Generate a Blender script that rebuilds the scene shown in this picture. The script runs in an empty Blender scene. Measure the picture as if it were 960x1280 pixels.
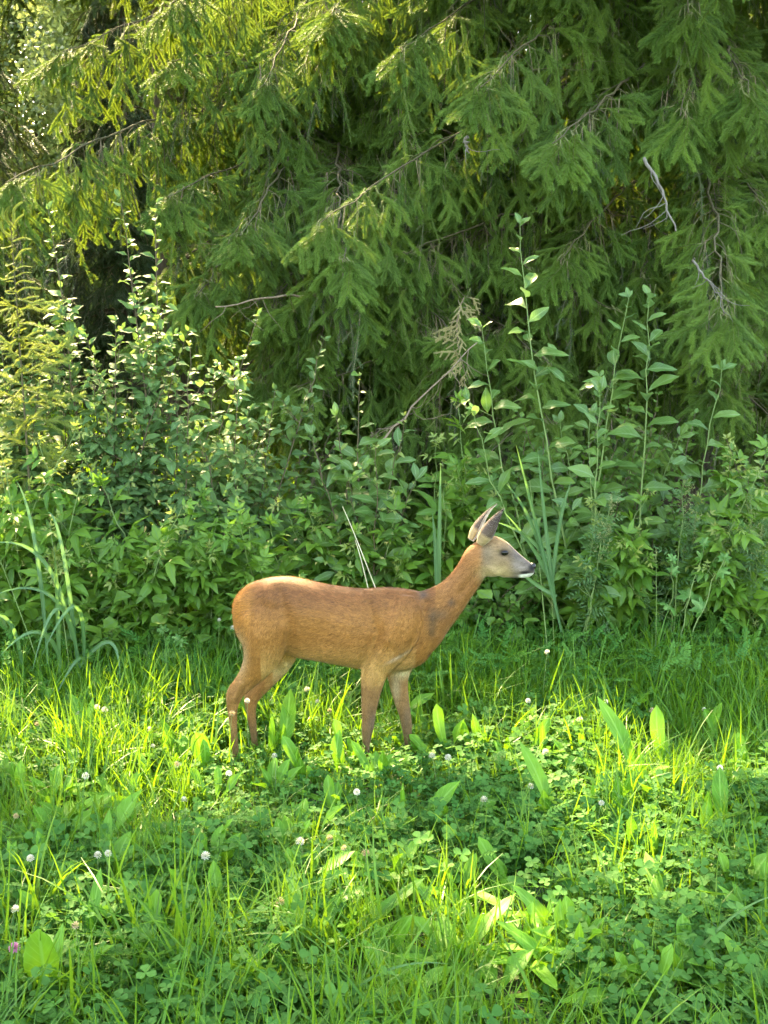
import bpy, math, time
import numpy as np
from mathutils import Vector, Matrix, Euler
T0 = time.time()
rng = np.random.default_rng(11)
scene = bpy.context.scene
COL = scene.collection

# ------------------------------------------------------------------ camera
CAM_H = 1.5
FPX = 1400.0
PITCH = math.atan(190 / FPX)
cd = bpy.data.cameras.new('camera')
cd.sensor_fit = 'VERTICAL'; cd.sensor_height = 32.0; cd.lens = 32.0 * FPX / 1280.0
cd.clip_start = 0.05; cd.clip_end = 2000
cam = bpy.data.objects.new('camera', cd); COL.objects.link(cam)
cam.location = (0, 0, CAM_H); cam.rotation_euler = (math.pi / 2 - PITCH, 0, 0)
scene.camera = cam

# ------------------------------------------------------------------ light
SUN_AZ, SUN_EL = math.radians(-24), math.radians(43)      # azimuth from +Y towards +X
S = np.array([math.sin(SUN_AZ) * math.cos(SUN_EL), math.cos(SUN_AZ) * math.cos(SUN_EL), math.sin(SUN_EL)])
world = bpy.data.worlds.new('World'); scene.world = world; world.use_nodes = True
wn = world.node_tree.nodes; wl = world.node_tree.links
sky = wn.new('ShaderNodeTexSky'); sky.sky_type = 'NISHITA'; sky.sun_disc = False
sky.sun_elevation = SUN_EL; sky.sun_rotation = SUN_AZ; sky.dust_density = 2.5; sky.air_density = 1.0; sky.ozone_density = 1.0
wl.new(sky.outputs[0], wn['Background'].inputs[0]); wn['Background'].inputs[1].default_value = 0.15
sd = bpy.data.lights.new('sun', 'SUN'); sd.energy = 3.0; sd.angle = math.radians(0.55); sd.color = (1.0, 0.86, 0.60)
sun = bpy.data.objects.new('sun', sd); COL.objects.link(sun)
sun.rotation_euler = Vector(S).to_track_quat('Z', 'Y').to_euler(); sun.location = (-4, 10, 12)
scene.view_settings.view_transform = 'Standard'; scene.view_settings.look = 'None'
scene.view_settings.gamma = 1.0; scene.view_settings.exposure = 3.58
scene.view_settings.use_white_balance = True; scene.view_settings.white_balance_temperature = 8100; scene.view_settings.white_balance_tint = 8
cy = scene.cycles
cy.max_bounces = 7; cy.diffuse_bounces = 4; cy.glossy_bounces = 2; cy.transmission_bounces = 4; cy.transparent_max_bounces = 4
cy.use_adaptive_sampling = True; cy.adaptive_threshold = 0.02
cy.sample_clamp_indirect = 6.0; cy.caustics_reflective = False; cy.caustics_refractive = False
cy.use_denoising = True; cy.denoising_prefilter = 'NONE'

# ------------------------------------------------------------------ projection helpers
cp, sp_ = math.cos(PITCH), math.sin(PITCH)
def P(px, py, Y):
    u = (px - 480) / FPX; v = (640 - py) / FPX
    d = np.array([u, cp + v * sp_, -sp_ + v * cp]); return np.array([0, 0, CAM_H]) + d * (Y / d[1])
def G(px, py):
    u = (px - 480) / FPX; v = (640 - py) / FPX
    d = np.array([u, cp + v * sp_, -sp_ + v * cp]); return np.array([0, 0, CAM_H]) + d * (-CAM_H / d[2])
def pix(p):
    p = np.atleast_2d(p) - np.array([0, 0, CAM_H])
    f = p[:, 1] * cp - p[:, 2] * sp_; u = p[:, 1] * sp_ + p[:, 2] * cp
    return 480 + FPX * p[:, 0] / f, 640 - FPX * u / f

# shafts of sunlight: gaps the trees leave (axis point, radius)
SH = []
def shaft(p, r): SH.append((np.array(p, float), r))
def near_shaft(pts, extra=0.0, mul=1.0):
    pts = np.atleast_2d(pts); hit = np.zeros(len(pts), bool)
    for p, r in SH:
        d = pts - p; t = d @ S
        q = d - t[:, None] * S
        hit |= (np.linalg.norm(q, axis=1) < r * mul + extra) & (t > 0.7)
    return hit

# ------------------------------------------------------------------ object helpers
def link(o, parent=None):
    COL.objects.link(o)
    if parent is not None:
        o.parent = parent
        o.matrix_parent_inverse = Matrix.Translation(parent_world(parent)).inverted()
    return o
def parent_world(o):
    return Vector(o['_w']) if '_w' in o.keys() else Vector((0, 0, 0))
def thing(name, label, cat, loc, group=None):
    o = bpy.data.objects.new(name, None); COL.objects.link(o)
    o.empty_display_size = 0.1
    o.location = [float(v) for v in loc]; o['_w'] = [float(v) for v in loc]
    o['label'] = label; o['category'] = cat
    if group: o['group'] = group
    return o
def tag(o, label, cat, group=None):
    o['label'] = label; o['category'] = cat
    if group: o['group'] = group
    return o
def mesh(name, v, f, mat=None, uv=None, smooth=True, col=None):
    """v (n,3); f list of tuples or (m,3)/(m,4) array; uv per vertex; col per vertex (n,3)"""
    me = bpy.data.meshes.new(name)
    v = np.asarray(v, float)
    if isinstance(f, np.ndarray):
        k = f.shape[1]; m = len(f)
        me.vertices.add(len(v)); me.vertices.foreach_set('co', v.astype(np.float32).ravel())
        me.loops.add(m * k); me.loops.foreach_set('vertex_index', f.astype(np.int32).ravel())
        me.polygons.add(m); me.polygons.foreach_set('loop_start', (np.arange(m) * k).astype(np.int32))
        me.update(calc_edges=True)
    else:
        me.from_pydata([tuple(map(float, p)) for p in v], [], f)
    me.polygons.foreach_set('use_smooth', np.full(len(me.polygons), smooth))
    li = np.empty(len(me.loops), np.int32); me.loops.foreach_get('vertex_index', li)
    if uv is not None:
        l = me.uv_layers.new(name='UVMap'); l.data.foreach_set('uv', np.asarray(uv, np.float32)[li].ravel())
    if col is not None:
        a = me.color_attributes.new('Col', 'FLOAT_COLOR', 'POINT')
        c = np.ones((len(v), 4), np.float32); c[:, :3] = col; a.data.foreach_set('color', c.ravel())
    if mat is not None: me.materials.append(mat)
    me.validate(); me.update()
    return me
def obj(name, me, parent=None, kind=None):
    o = bpy.data.objects.new(name, me); link(o, parent)
    if kind: o['kind'] = kind
    return o
class Soup:
    """collects pieces into one mesh (triangles)"""
    def __init__(s): s.v = []; s.f = []; s.u = []; s.n = 0
    def add(s, v, f, u=None):
        v = np.asarray(v, float); s.v.append(v); s.f.append(np.asarray(f, int) + s.n)
        s.u.append(np.zeros((len(v), 2)) if u is None else np.asarray(u, float)); s.n += len(v)
    def mesh(s, name, mat, smooth=True):
        return mesh(name, np.concatenate(s.v), np.concatenate(s.f), mat, np.concatenate(s.u), smooth)
def norm(v):
    v = np.asarray(v, float); return v / (np.linalg.norm(v, axis=-1, keepdims=True) + 1e-12)
def tube(path, rad, n=6, u=0.0):
    """tapered tube as triangles; path (k,3), rad (k,)"""
    path = np.asarray(path, float); k = len(path); rad = np.broadcast_to(rad, (k,))
    t = norm(np.gradient(path, axis=0))
    up = np.array([0, 0, 1.0]) if abs(t[0][2]) < .9 else np.array([1.0, 0, 0])
    a = norm(np.cross(t, up)); b = np.cross(t, a)
    ang = np.arange(n) / n * 2 * math.pi
    v = path[:, None, :] + rad[:, None, None] * (np.cos(ang)[None, :, None] * a[:, None, :] + np.sin(ang)[None, :, None] * b[:, None, :])
    v = v.reshape(-1, 3); f = []
    for i in range(k - 1):
        for j in range(n):
            p, q = i * n + j, i * n + (j + 1) % n
            f.append((p, q, q + n)); f.append((p, q + n, p + n))
    uv = np.stack([np.tile(np.arange(n) / n, k), np.repeat(np.linspace(0, 1, k), n)], 1)
    return v, np.array(f), uv
def bez(a, b, c, n):
    t = np.linspace(0, 1, n)[:, None]; a, b, c = map(np.asarray, (a, b, c))
    return (1 - t) ** 2 * a + 2 * t * (1 - t) * b + t * t * c
def frame(d, nrm):
    """rotation matrix with local +Y along d and local +Z near nrm"""
    y = norm(d); x = np.cross(y, nrm)
    if np.linalg.norm(x) < 1e-4: x = np.cross(y, [1.0, 0.1, 0.2])
    x = norm(x); z = np.cross(x, y)
    return np.stack([x, y, z], 1)
def eul(R): return Matrix(R.tolist()).to_euler()

# ------------------------------------------------------------------ materials
def nmat(name):
    m = bpy.data.materials.new(name); m.use_nodes = True
    nt = m.node_tree; nt.nodes.clear()
    out = nt.nodes.new('ShaderNodeOutputMaterial'); return m, nt, out
def nd(nt, t, **kw):
    n = nt.nodes.new(t)
    for k, v in kw.items(): setattr(n, k, v)
    return n
def mix(nt, fac, a, b, mode='MIX'):
    n = nt.nodes.new('ShaderNodeMix'); n.data_type = 'RGBA'; n.blend_type = mode
    for i, x in ((0, fac), (6, a), (7, b)):
        if hasattr(x, 'is_linked') or isinstance(x, bpy.types.NodeSocket): nt.links.new(x, n.inputs[i])
        elif i: n.inputs[i].default_value = (*x, 1)
        else: n.inputs[i].default_value = x
    return n.outputs[2]
def ramp(nt, fac, stops):
    n = nt.nodes.new('ShaderNodeValToRGB'); nt.links.new(fac, n.inputs[0]); e = n.color_ramp.elements
    while len(e) < len(stops): e.new(0.5)
    for s, (p, c) in zip(e, stops): s.position = p; s.color = (*c, 1) if len(c) == 3 else c
    return n.outputs[0]
def leafmat(name, c1, c2, trans=(0.16, 0.30, 0.03), tf=0.4, rough=0.42, spec=0.4, vein=None, noise=30.0, brown=0.0, tip=None, back=None):
    """leaf: colour varies per leaf between c1 and c2, lighter midrib, light passes through it"""
    m, nt, out = nmat(name); L = nt.links.new
    oi = nd(nt, 'ShaderNodeObjectInfo')
    tc = nd(nt, 'ShaderNodeTexCoord')
    c = mix(nt, oi.outputs['Random'], c1, c2)
    nz = nd(nt, 'ShaderNodeTexNoise'); nz.inputs['Scale'].default_value = noise; nz.inputs['Detail'].default_value = 3
    L(tc.outputs['Object'], nz.inputs['Vector'])
    c = mix(nt, 0.55, c, ramp(nt, nz.outputs[0], [(0.25, (0.45, 0.45, 0.45)), (0.75, (1.6, 1.5, 1.25))]), 'MULTIPLY')
    if brown > 0:
        big = nd(nt, 'ShaderNodeTexNoise'); big.inputs['Scale'].default_value = noise * 0.35
        L(tc.outputs['Object'], big.inputs['Vector'])
        c = mix(nt, ramp(nt, big.outputs[0], [(0.62, (0, 0, 0)), (0.72, (brown,) * 3)]), c, (0.16, 0.11, 0.04))
    uvn = nd(nt, 'ShaderNodeUVMap'); sep = nd(nt, 'ShaderNodeSeparateXYZ'); L(uvn.outputs[0], sep.inputs[0])
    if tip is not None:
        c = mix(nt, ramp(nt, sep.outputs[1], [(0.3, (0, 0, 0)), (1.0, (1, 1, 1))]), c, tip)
    if vein is not None:
        a = nd(nt, 'ShaderNodeMath', operation='SUBTRACT'); L(sep.outputs[0], a.inputs[0]); a.inputs[1].default_value = 0.5
        ab = nd(nt, 'ShaderNodeMath', operation='ABSOLUTE'); L(a.outputs[0], ab.inputs[0])
        mid = ramp(nt, ab.outputs[0], [(0.02, (1, 1, 1)), (0.07, (0, 0, 0))])
        c = mix(nt, mid, c, vein)
        # side veins
        w = nd(nt, 'ShaderNodeMath', operation='MULTIPLY_ADD'); L(ab.outputs[0], w.inputs[0]); w.inputs[1].default_value = -0.55; L(sep.outputs[1], w.inputs[2])
        s2 = nd(nt, 'ShaderNodeMath', operation='MULTIPLY'); L(w.outputs[0], s2.inputs[0]); s2.inputs[1].default_value = 55
        s3 = nd(nt, 'ShaderNodeMath', operation='SINE'); L(s2.outputs[0], s3.inputs[0])
        c = mix(nt, ramp(nt, s3.outputs[0], [(0.8, (0, 0, 0)), (1.0, (0.45, 0.45, 0.45))]), c, vein)
    if back is not None:
        g = nd(nt, 'ShaderNodeNewGeometry'); c = mix(nt, g.outputs['Backfacing'], c, back)
    p = nd(nt, 'ShaderNodeBsdfPrincipled'); L(c, p.inputs['Base Color'])
    p.inputs['Roughness'].default_value = rough; p.inputs['Specular IOR Level'].default_value = spec
    tb = nd(nt, 'ShaderNodeBsdfTranslucent')
    L(mix(nt, 0.6, c, trans), tb.inputs[0])
    ms = nd(nt, 'ShaderNodeMixShader'); ms.inputs[0].default_value = tf
    L(p.outputs[0], ms.inputs[1]); L(tb.outputs[0], ms.inputs[2]); L(ms.outputs[0], out.inputs[0])
    return m
def barkmat(name, c1, c2, scale=40, rough=0.85, bump=0.4, stretch=(1, 1, 0.15)):
    m, nt, out = nmat(name); L = nt.links.new
    tc = nd(nt, 'ShaderNodeTexCoord'); mp = nd(nt, 'ShaderNodeMapping'); mp.inputs['Scale'].default_value = stretch
    L(tc.outputs['Object'], mp.inputs[0])
    nz = nd(nt, 'ShaderNodeTexNoise'); nz.inputs['Scale'].default_value = scale; nz.inputs['Detail'].default_value = 6; nz.inputs['Roughness'].default_value = .7
    L(mp.outputs[0], nz.inputs['Vector'])
    p = nd(nt, 'ShaderNodeBsdfPrincipled'); L(ramp(nt, nz.outputs[0], [(0.3, c1), (0.7, c2)]), p.inputs['Base Color'])
    p.inputs['Roughness'].default_value = rough
    b = nd(nt, 'ShaderNodeBump'); b.inputs['Strength'].default_value = bump; b.inputs['Distance'].default_value = 0.01
    L(nz.outputs[0], b.inputs['Height']); L(b.outputs[0], p.inputs['Normal']); L(p.outputs[0], out.inputs[0])
    return m
M = {}
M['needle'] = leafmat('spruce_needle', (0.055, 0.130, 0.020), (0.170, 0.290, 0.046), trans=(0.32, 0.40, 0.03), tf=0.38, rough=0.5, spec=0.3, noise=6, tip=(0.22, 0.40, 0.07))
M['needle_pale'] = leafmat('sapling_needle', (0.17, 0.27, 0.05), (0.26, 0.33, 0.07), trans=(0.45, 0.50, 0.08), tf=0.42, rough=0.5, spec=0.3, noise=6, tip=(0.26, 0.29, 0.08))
M['needle_dark'] = leafmat('dark_needle', (0.045, 0.085, 0.03), (0.07, 0.12, 0.04), trans=(0.10, 0.14, 0.03), tf=0.2, rough=0.55, spec=0.3, noise=6)  # darker needles for the distant spruces and hanging strands
M['twig'] = barkmat('twig_bark', (0.13, 0.14, 0.045), (0.26, 0.26, 0.10), 90)
M['deadtwig'] = barkmat('dead_twig', (0.13, 0.085, 0.05), (0.32, 0.24, 0.15), 60)
M['bark'] = barkmat('spruce_bark', (0.05, 0.035, 0.025), (0.17, 0.12, 0.08), 25, bump=0.8)
M['bough'] = barkmat('bough_bark', (0.05, 0.045, 0.02), (0.16, 0.13, 0.06), 50)
M['peeled'] = barkmat('peeled_wood', (0.10, 0.08, 0.06), (0.27, 0.24, 0.19), 60)
M['stem'] = barkmat('green_stem', (0.12, 0.20, 0.05), (0.22, 0.30, 0.09), 60, rough=.6)
M['stem_brown'] = barkmat('shrub_stem', (0.07, 0.05, 0.03), (0.20, 0.15, 0.08), 60)
M['straw'] = barkmat('dry_straw', (0.45, 0.40, 0.24), (0.75, 0.68, 0.48), 50, rough=.6)
# ------------------------------------------------------------------ instancing of foliage that nobody could count
def proto_collection(name, meshes):
    c = bpy.data.collections.new(name)
    for i, me in enumerate(meshes):
        o = bpy.data.objects.new(f'{name}_{chr(97 + i)}', me); c.objects.link(o)
    return c
def gn_for(coll):
    ng = bpy.data.node_groups.new('scatter_' + coll.name, 'GeometryNodeTree')
    ng.interface.new_socket('Geometry', in_out='INPUT', socket_type='NodeSocketGeometry')
    ng.interface.new_socket('Geometry', in_out='OUTPUT', socket_type='NodeSocketGeometry')
    N = ng.nodes; L = ng.links.new
    gi = N.new('NodeGroupInput'); go = N.new('NodeGroupOutput')
    ci = N.new('GeometryNodeCollectionInfo'); ci.inputs['Collection'].default_value = coll
    ci.inputs['Separate Children'].default_value = True; ci.inputs['Reset Children'].default_value = True
    def na(nm, t):
        n = N.new('GeometryNodeInputNamedAttribute'); n.data_type = t; n.inputs[0].default_value = nm; return n.outputs[0]
    ip = N.new('GeometryNodeInstanceOnPoints')
    L(gi.outputs[0], ip.inputs['Points']); L(ci.outputs[0], ip.inputs['Instance'])
    ip.inputs['Pick Instance'].default_value = True
    L(na('idx', 'INT'), ip.inputs['Instance Index']); L(na('rot', 'FLOAT_VECTOR'), ip.inputs['Rotation']); L(na('scl', 'FLOAT'), ip.inputs['Scale'])
    L(ip.outputs[0], go.inputs[0]); return ng
_ng = {}
def scatter(name, coll, pts, rots, scl, idx, parent=None, mat=None):
    me = bpy.data.meshes.new(name); n = len(pts)
    me.vertices.add(n); me.vertices.foreach_set('co', np.asarray(pts, np.float32).ravel())
    a = me.attributes.new('rot', 'FLOAT_VECTOR', 'POINT'); a.data.foreach_set('vector', np.asarray(rots, np.float32).ravel())
    a = me.attributes.new('scl', 'FLOAT', 'POINT'); a.data.foreach_set('value', np.asarray(scl, np.float32))
    a = me.attributes.new('idx', 'INT', 'POINT'); a.data.foreach_set('value', np.asarray(idx, np.int32))
    me.update()
    o = obj(name, me, parent, 'stuff')
    if coll.name not in _ng: _ng[coll.name] = gn_for(coll)
    md = o.modifiers.new('scatter', 'NODES'); md.node_group = _ng[coll.name]
    return o

# ------------------------------------------------------------------ spruce sprays
def needles(sp, path, ln, step, wid, r, ring=(0.0, 180.0, 50.0, 130.0), fwd=0.66, up=(0, 0, 1)):
    """single-triangle needles along a path, in rows"""
    path = np.asarray(path); seg = np.linalg.norm(np.diff(path, axis=0), axis=1); cum = np.r_[0, np.cumsum(seg)]
    n = max(3, int(cum[-1] / step)); s = np.linspace(0.02, 1, n) * cum[-1]
    pos = np.stack([np.interp(s, cum, path[:, i]) for i in range(3)], 1)
    t = norm(np.gradient(pos, axis=0)); b = norm(np.cross(t, up)); z = np.cross(b, t)
    for a0 in ring:
        a = np.radians(a0 + r.normal(0, 13, n))
        out = np.cos(a)[:, None] * b + np.sin(a)[:, None] * z
        f = fwd + r.normal(0, .1, n)
        taper = np.clip(1.25 - 0.6 * (s / cum[-1]) ** 4, .6, 1)
        d = norm(out * (1 - .35 * f)[:, None] + t * f[:, None]) * (ln * r.uniform(.8, 1.15, n) * taper)[:, None]
        w = norm(np.cross(d, z + .3 * r.normal(size=(n, 3)))) * wid / 2
        p0 = pos + r.normal(0, step * .3, (n, 1)) * t
        v = np.stack([p0 - w, p0 + w, p0 + d], 1).reshape(-1, 3)
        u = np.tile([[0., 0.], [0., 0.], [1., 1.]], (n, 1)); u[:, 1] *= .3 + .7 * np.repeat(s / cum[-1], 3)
        sp.add(v, np.arange(3 * n).reshape(-1, 3), u)
def spray_mesh(name, length, ntwig, tw, seed, droop=.25, nl=.024, step=.0026, wid=.0030, bare=0.12, mats=None, hang=0.0):
    """flat branchlet: axis along +Y, side twigs in herringbone, needles on all; drooping along -Z"""
    r = np.random.default_rng(seed); nee = Soup(); wood = Soup()
    t = np.linspace(0, 1, 9); ax = np.stack([.02 * np.sin(t * 5 + seed) , t * length, -droop * length * t ** 2], 1)
    v, f, u = tube(ax, np.linspace(.0026, .0012, 9), 4); wood.add(v, f, u)
    s0 = int(9 * bare); needles(nee, ax[s0:], nl, step, wid, r)
    for i in range(ntwig):
        k = (i + .8) / ntwig; y = bare + (1 - bare) * k * .92; side = 1 if i % 2 else -1
        p = np.array([np.interp(y, t, ax[:, j]) for j in range(3)])
        l = tw * (1.08 - .55 * y) * r.uniform(.75, 1.15)
        ang = math.radians(r.uniform(34, 52))
        d = np.array([side * math.sin(ang), math.cos(ang), -.15 - hang + r.normal(0, .12)]); d /= np.linalg.norm(d)
        q = np.linspace(0, 1, 6)[:, None]
        tp = p + d * q * l + np.array([0, 0, -1]) * (q ** 2) * l * (.18 + hang * .5) + np.array([-side * .1, .25, 0]) * q ** 2 * l * .5
        v, f, u = tube(tp, np.linspace(.0020, .0010, 6), 3); wood.add(v, f, u)
        needles(nee, tp, nl, step, wid, r)
        if l > .14 and r.random() < .35:
            for s2 in (1, -1):
                d2 = norm(d + np.array([s2 * d[1], -s2 * d[0], -.3]) * .8); b = tp[2]
                tp2 = b + d2 * np.linspace(0, 1, 4)[:, None] * l * .42
                needles(nee, tp2, nl * .9, step, wid, r)
    me = nee.mesh(name, mats[0], smooth=False)
    wv, wf, wu = np.concatenate(wood.v), np.concatenate(wood.f), np.concatenate(wood.u)
    # join the wood as a second material slot
    nv = len(me.vertices); av = np.empty(nv * 3, np.float32); me.vertices.foreach_get('co', av)
    V = np.concatenate([av.reshape(-1, 3), wv]); F = np.concatenate([np.concatenate(nee.f), wf + nv]); U = np.concatenate([np.concatenate(nee.u), wu])
    bpy.data.meshes.remove(me)
    me = mesh(name, V, F, mats[0], U, False); me.materials.append(mats[1])
    mi = np.zeros(len(F), np.int32); mi[len(F) - len(wf):] = 1; me.polygons.foreach_set('material_index', mi)
    return me
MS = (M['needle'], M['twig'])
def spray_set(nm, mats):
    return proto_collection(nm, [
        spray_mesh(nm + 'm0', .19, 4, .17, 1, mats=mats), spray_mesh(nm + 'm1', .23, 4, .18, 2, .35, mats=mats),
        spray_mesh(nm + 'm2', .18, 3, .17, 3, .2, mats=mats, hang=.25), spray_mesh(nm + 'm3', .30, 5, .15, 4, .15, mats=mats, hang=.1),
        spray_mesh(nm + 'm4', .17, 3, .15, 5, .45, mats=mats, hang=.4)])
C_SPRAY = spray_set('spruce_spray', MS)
C_PALE = spray_set('pale_spray', (M['needle_pale'], M['twig']))
def strand_mesh(name, seed, mats, length=.55):
    return spray_mesh(name, length, 7, .07, seed, droop=.05, nl=.015, mats=mats, hang=.15, step=.0055)
C_STRAND = proto_collection('hanging_strand', [strand_mesh('hs' + str(i), 20 + i, (M['needle_dark'], M['deadtwig'])) for i in range(3)] + [strand_mesh('hg' + str(i), 30 + i, MS) for i in range(2)])
def dead_mesh(name, seed):
    r = np.random.default_rng(seed); s = Soup()
    def br(p, d, l, rad, lev):
        n = 7; pts = [np.array(p)]; dd = np.array(d)
        for i in range(n): dd = norm(dd + r.normal(0, .16, 3) + np.array([0, 0, -.05])); pts.append(pts[-1] + dd * l / n)
        s.add(*tube(np.array(pts), np.linspace(rad, rad * .45, n + 1), 3))
        if lev:
            for k in range(5 if lev > 1 else 4):
                i = r.integers(1, n); br(pts[i], norm(dd + r.normal(0, .75, 3)), l * r.uniform(.35, .75), rad * .6, lev - 1)
    br((0, 0, 0), (0, 1, 0), .5, .0022, 2)
    return s.mesh(name, M['deadtwig'])
C_DEAD = proto_collection('dead_twigs', [dead_mesh('dt' + str(i), 50 + i) for i in range(4)])
print('sprays', [len(o.data.polygons) for o in C_SPRAY.objects], round(time.time() - T0, 1))

# ------------------------------------------------------------------ leaves
def leaf_geo(L=.06, W=.03, n=6, widest=.4, tipp=1.0, fold=.25, droop=.25, wave=0.0, seed=0, petiole=0.0, cols=3, serr=0.0):
    """leaf blade along +Y, upper side +Z. returns v, f(tri), uv"""
    r = np.random.default_rng(seed); ts = np.linspace(0, 1, n + 1)
    a = math.log(.5) / math.log(max(widest, .05))
    w = np.sin(math.pi * ts ** a) ** tipp; w[0] = .06; w[-1] = 0.02
    if serr: w = w * (1 + serr * (np.arange(n + 1) % 2 - .5))
    xs = np.linspace(-1, 1, cols); v = []; uv = []; ph = r.uniform(0, 6)
    for t, ww in zip(ts, w):
        for x in xs:
            z = fold * abs(x) * ww * W / 2 - droop * L * t * t + wave * W * math.sin(t * 9 + ph + x * 2) * abs(x) * ww
            v.append((x * ww * W / 2 + .06 * L * math.sin(t * 3 + ph) * t, petiole + t * L, z)); uv.append((.5 + x * .5, t))
    f = []
    for i in range(n):
        for j in range(cols - 1):
            p = i * cols + j; f += [(p, p + 1, p + cols + 1), (p, p + cols + 1, p + cols)]
    v = np.array(v); f = np.array(f); uv = np.array(uv)
    if petiole > 0:
        pv = np.array([(-.0009, 0, 0), (.0009, 0, 0), (.0007, petiole, 0), (-.0007, petiole, 0)]); f = np.concatenate([f, np.array([(0, 1, 2), (0, 2, 3)]) + len(v)])
        v = np.concatenate([v, pv]); uv = np.concatenate([uv, np.full((4, 2), .5)])
    return v, f, uv
def xf(geo, R=None, t=(0, 0, 0), s=1.0):
    v, f, u = geo; v = v * s
    if R is not None: v = v @ np.asarray(R).T
    return v + np.asarray(t), f, u
def rotz(a): c, s = math.cos(a), math.sin(a); return np.array([[c, -s, 0], [s, c, 0], [0, 0, 1]])
def rotx(a): c, s = math.cos(a), math.sin(a); return np.array([[1, 0, 0], [0, c, -s], [0, s, c]])
def roty(a): c, s = math.cos(a), math.sin(a); return np.array([[c, 0, s], [0, 1, 0], [-s, 0, c]])
M['willow'] = leafmat('willow_leaf', (0.080, 0.18, 0.058), (0.155, 0.28, 0.080), trans=(0.26, 0.42, 0.04), tf=.38, rough=.58, spec=.25, vein=(0.16, 0.26, 0.12), noise=14, brown=.5, back=(0.13, 0.21, 0.13))
M['willow_big'] = leafmat('sapling_leaf', (0.070, 0.165, 0.036), (0.14, 0.26, 0.050), trans=(0.22, 0.42, 0.05), tf=.36, rough=.36, spec=.5, vein=(0.20, 0.32, 0.12), noise=14, brown=.3, back=(0.15, 0.25, 0.13))
M['young'] = leafmat('young_leaf', (0.20, 0.31, 0.06), (0.32, 0.38, 0.09), trans=(0.45, 0.52, 0.08), tf=.42, rough=.4, vein=(0.35, 0.42, 0.16), noise=14)
M['berry'] = leafmat('bramble_leaf', (0.075, 0.190, 0.022), (0.165, 0.31, 0.034), trans=(0.22, 0.42, 0.03), tf=.38, rough=.45, spec=.35, vein=(0.11, 0.24, 0.06), noise=14, brown=.2)
M['round'] = leafmat('undergrowth_leaf', (0.065, 0.160, 0.022), (0.15, 0.28, 0.036), trans=(0.18, 0.36, 0.03), tf=.36, rough=.42, spec=.4, vein=(0.10, 0.20, 0.07), noise=14)
M['maple'] = leafmat('lobed_leaf', (0.07, 0.20, 0.035), (0.10, 0.26, 0.05), trans=(0.22, 0.45, 0.04), tf=.38, rough=.5, vein=(0.18, 0.34, 0.09), noise=10)
M['dock'] = leafmat('dock_leaf', (0.075, 0.235, 0.016), (0.14, 0.33, 0.024), trans=(0.26, 0.50, 0.02), tf=.38, rough=.5, spec=.3, vein=(0.20, 0.40, 0.06), noise=22, brown=.7)
M['reed'] = leafmat('reed_leaf', (0.06, 0.16, 0.06), (0.11, 0.23, 0.08), trans=(0.22, 0.42, 0.06), tf=.35, rough=.4, vein=(0.17, 0.30, 0.12), noise=5)
M['grass'] = leafmat('grass_blade', (0.038, 0.155, 0.014), (0.115, 0.275, 0.026), trans=(0.32, 0.52, 0.02), tf=.45, rough=.4, spec=.35, noise=4)
M['clover'] = leafmat('clover_leaf', (0.035, 0.145, 0.026), (0.095, 0.235, 0.045), trans=(0.22, 0.44, 0.04), tf=.32, rough=.65, spec=.15, noise=16, brown=.15)
M['mug'] = leafmat('mugwort_leaf', (0.06, 0.15, 0.05), (0.11, 0.22, 0.07), trans=(0.25, 0.40, 0.06), tf=.35, rough=.5, noise=14)
M['seed'] = leafmat('seed_head', (0.22, 0.28, 0.10), (0.34, 0.36, 0.16), trans=(0.4, 0.42, 0.15), tf=.4, rough=.7, noise=30)

def leafset(prefix, mat, geos): return [mesh(prefix + str(i), g[0], g[1], mat, g[2], False if len(g[1]) < 9 else True) for i, g in enumerate(geos)]
def ovate(L, W, mat, prefix, k=4, widest=.42, tipp=.95, pet=.008, **kw):
    return leafset(prefix, mat, [leaf_geo(L, W * (.9 + .07 * i), 6, widest + .03 * (i % 3), tipp, .2 + .12 * (i % 3), .1 + .13 * i, wave=.12, seed=i, petiole=pet, **kw) for i in range(k)])
LF = {}
LF['willow'] = ovate(.085, .045, M['willow'], 'wl')
LF['willow_big'] = ovate(.15, .070, M['willow_big'], 'wb', widest=.5)
LF['young'] = ovate(.058, .028, M['young'], 'yl')
LF['round'] = ovate(.058, .042, M['round'], 'rl', tipp=.8)
def compound(seed, mat, nl=5, L=.100, W=.040):
    r = np.random.default_rng(seed); sp = Soup()
    rach = .07; v, f, u = tube(np.array([(0, 0, 0), (0, rach * .5, .003), (0, rach, -.002)]), [.0012, .001, .0008], 3); sp.add(v, f, np.full((len(v), 2), .5))
    def lf(): return leaf_geo(L * r.uniform(.85, 1.1), W * r.uniform(.85, 1.1), 6, .38, .9, .3, r.uniform(.25, .55), wave=.1, seed=int(r.integers(99)), serr=.12)
    sp.add(*xf(lf(), rotx(r.normal(0, .15)), (0, rach, 0), 1.05))
    for s in (1, -1):
        sp.add(*xf(lf(), rotz(-s * r.uniform(.8, 1.1)) @ rotx(r.normal(-.1, .2)), (0, rach * .93, 0)))
        if nl > 3: sp.add(*xf(lf(), rotz(-s * r.uniform(1.2, 1.6)) @ rotx(r.normal(-.15, .2)), (0, rach * .5, 0), .85))
    return sp.mesh('cl' + str(seed), mat)
LF['berry'] = [compound(i, M['berry']) for i in range(4)] + [compound(9, M['berry'], 3)]
LF['berry_young'] = [compound(20 + i, M['young'], 5, .05, .02) for i in range(2)]
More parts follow.
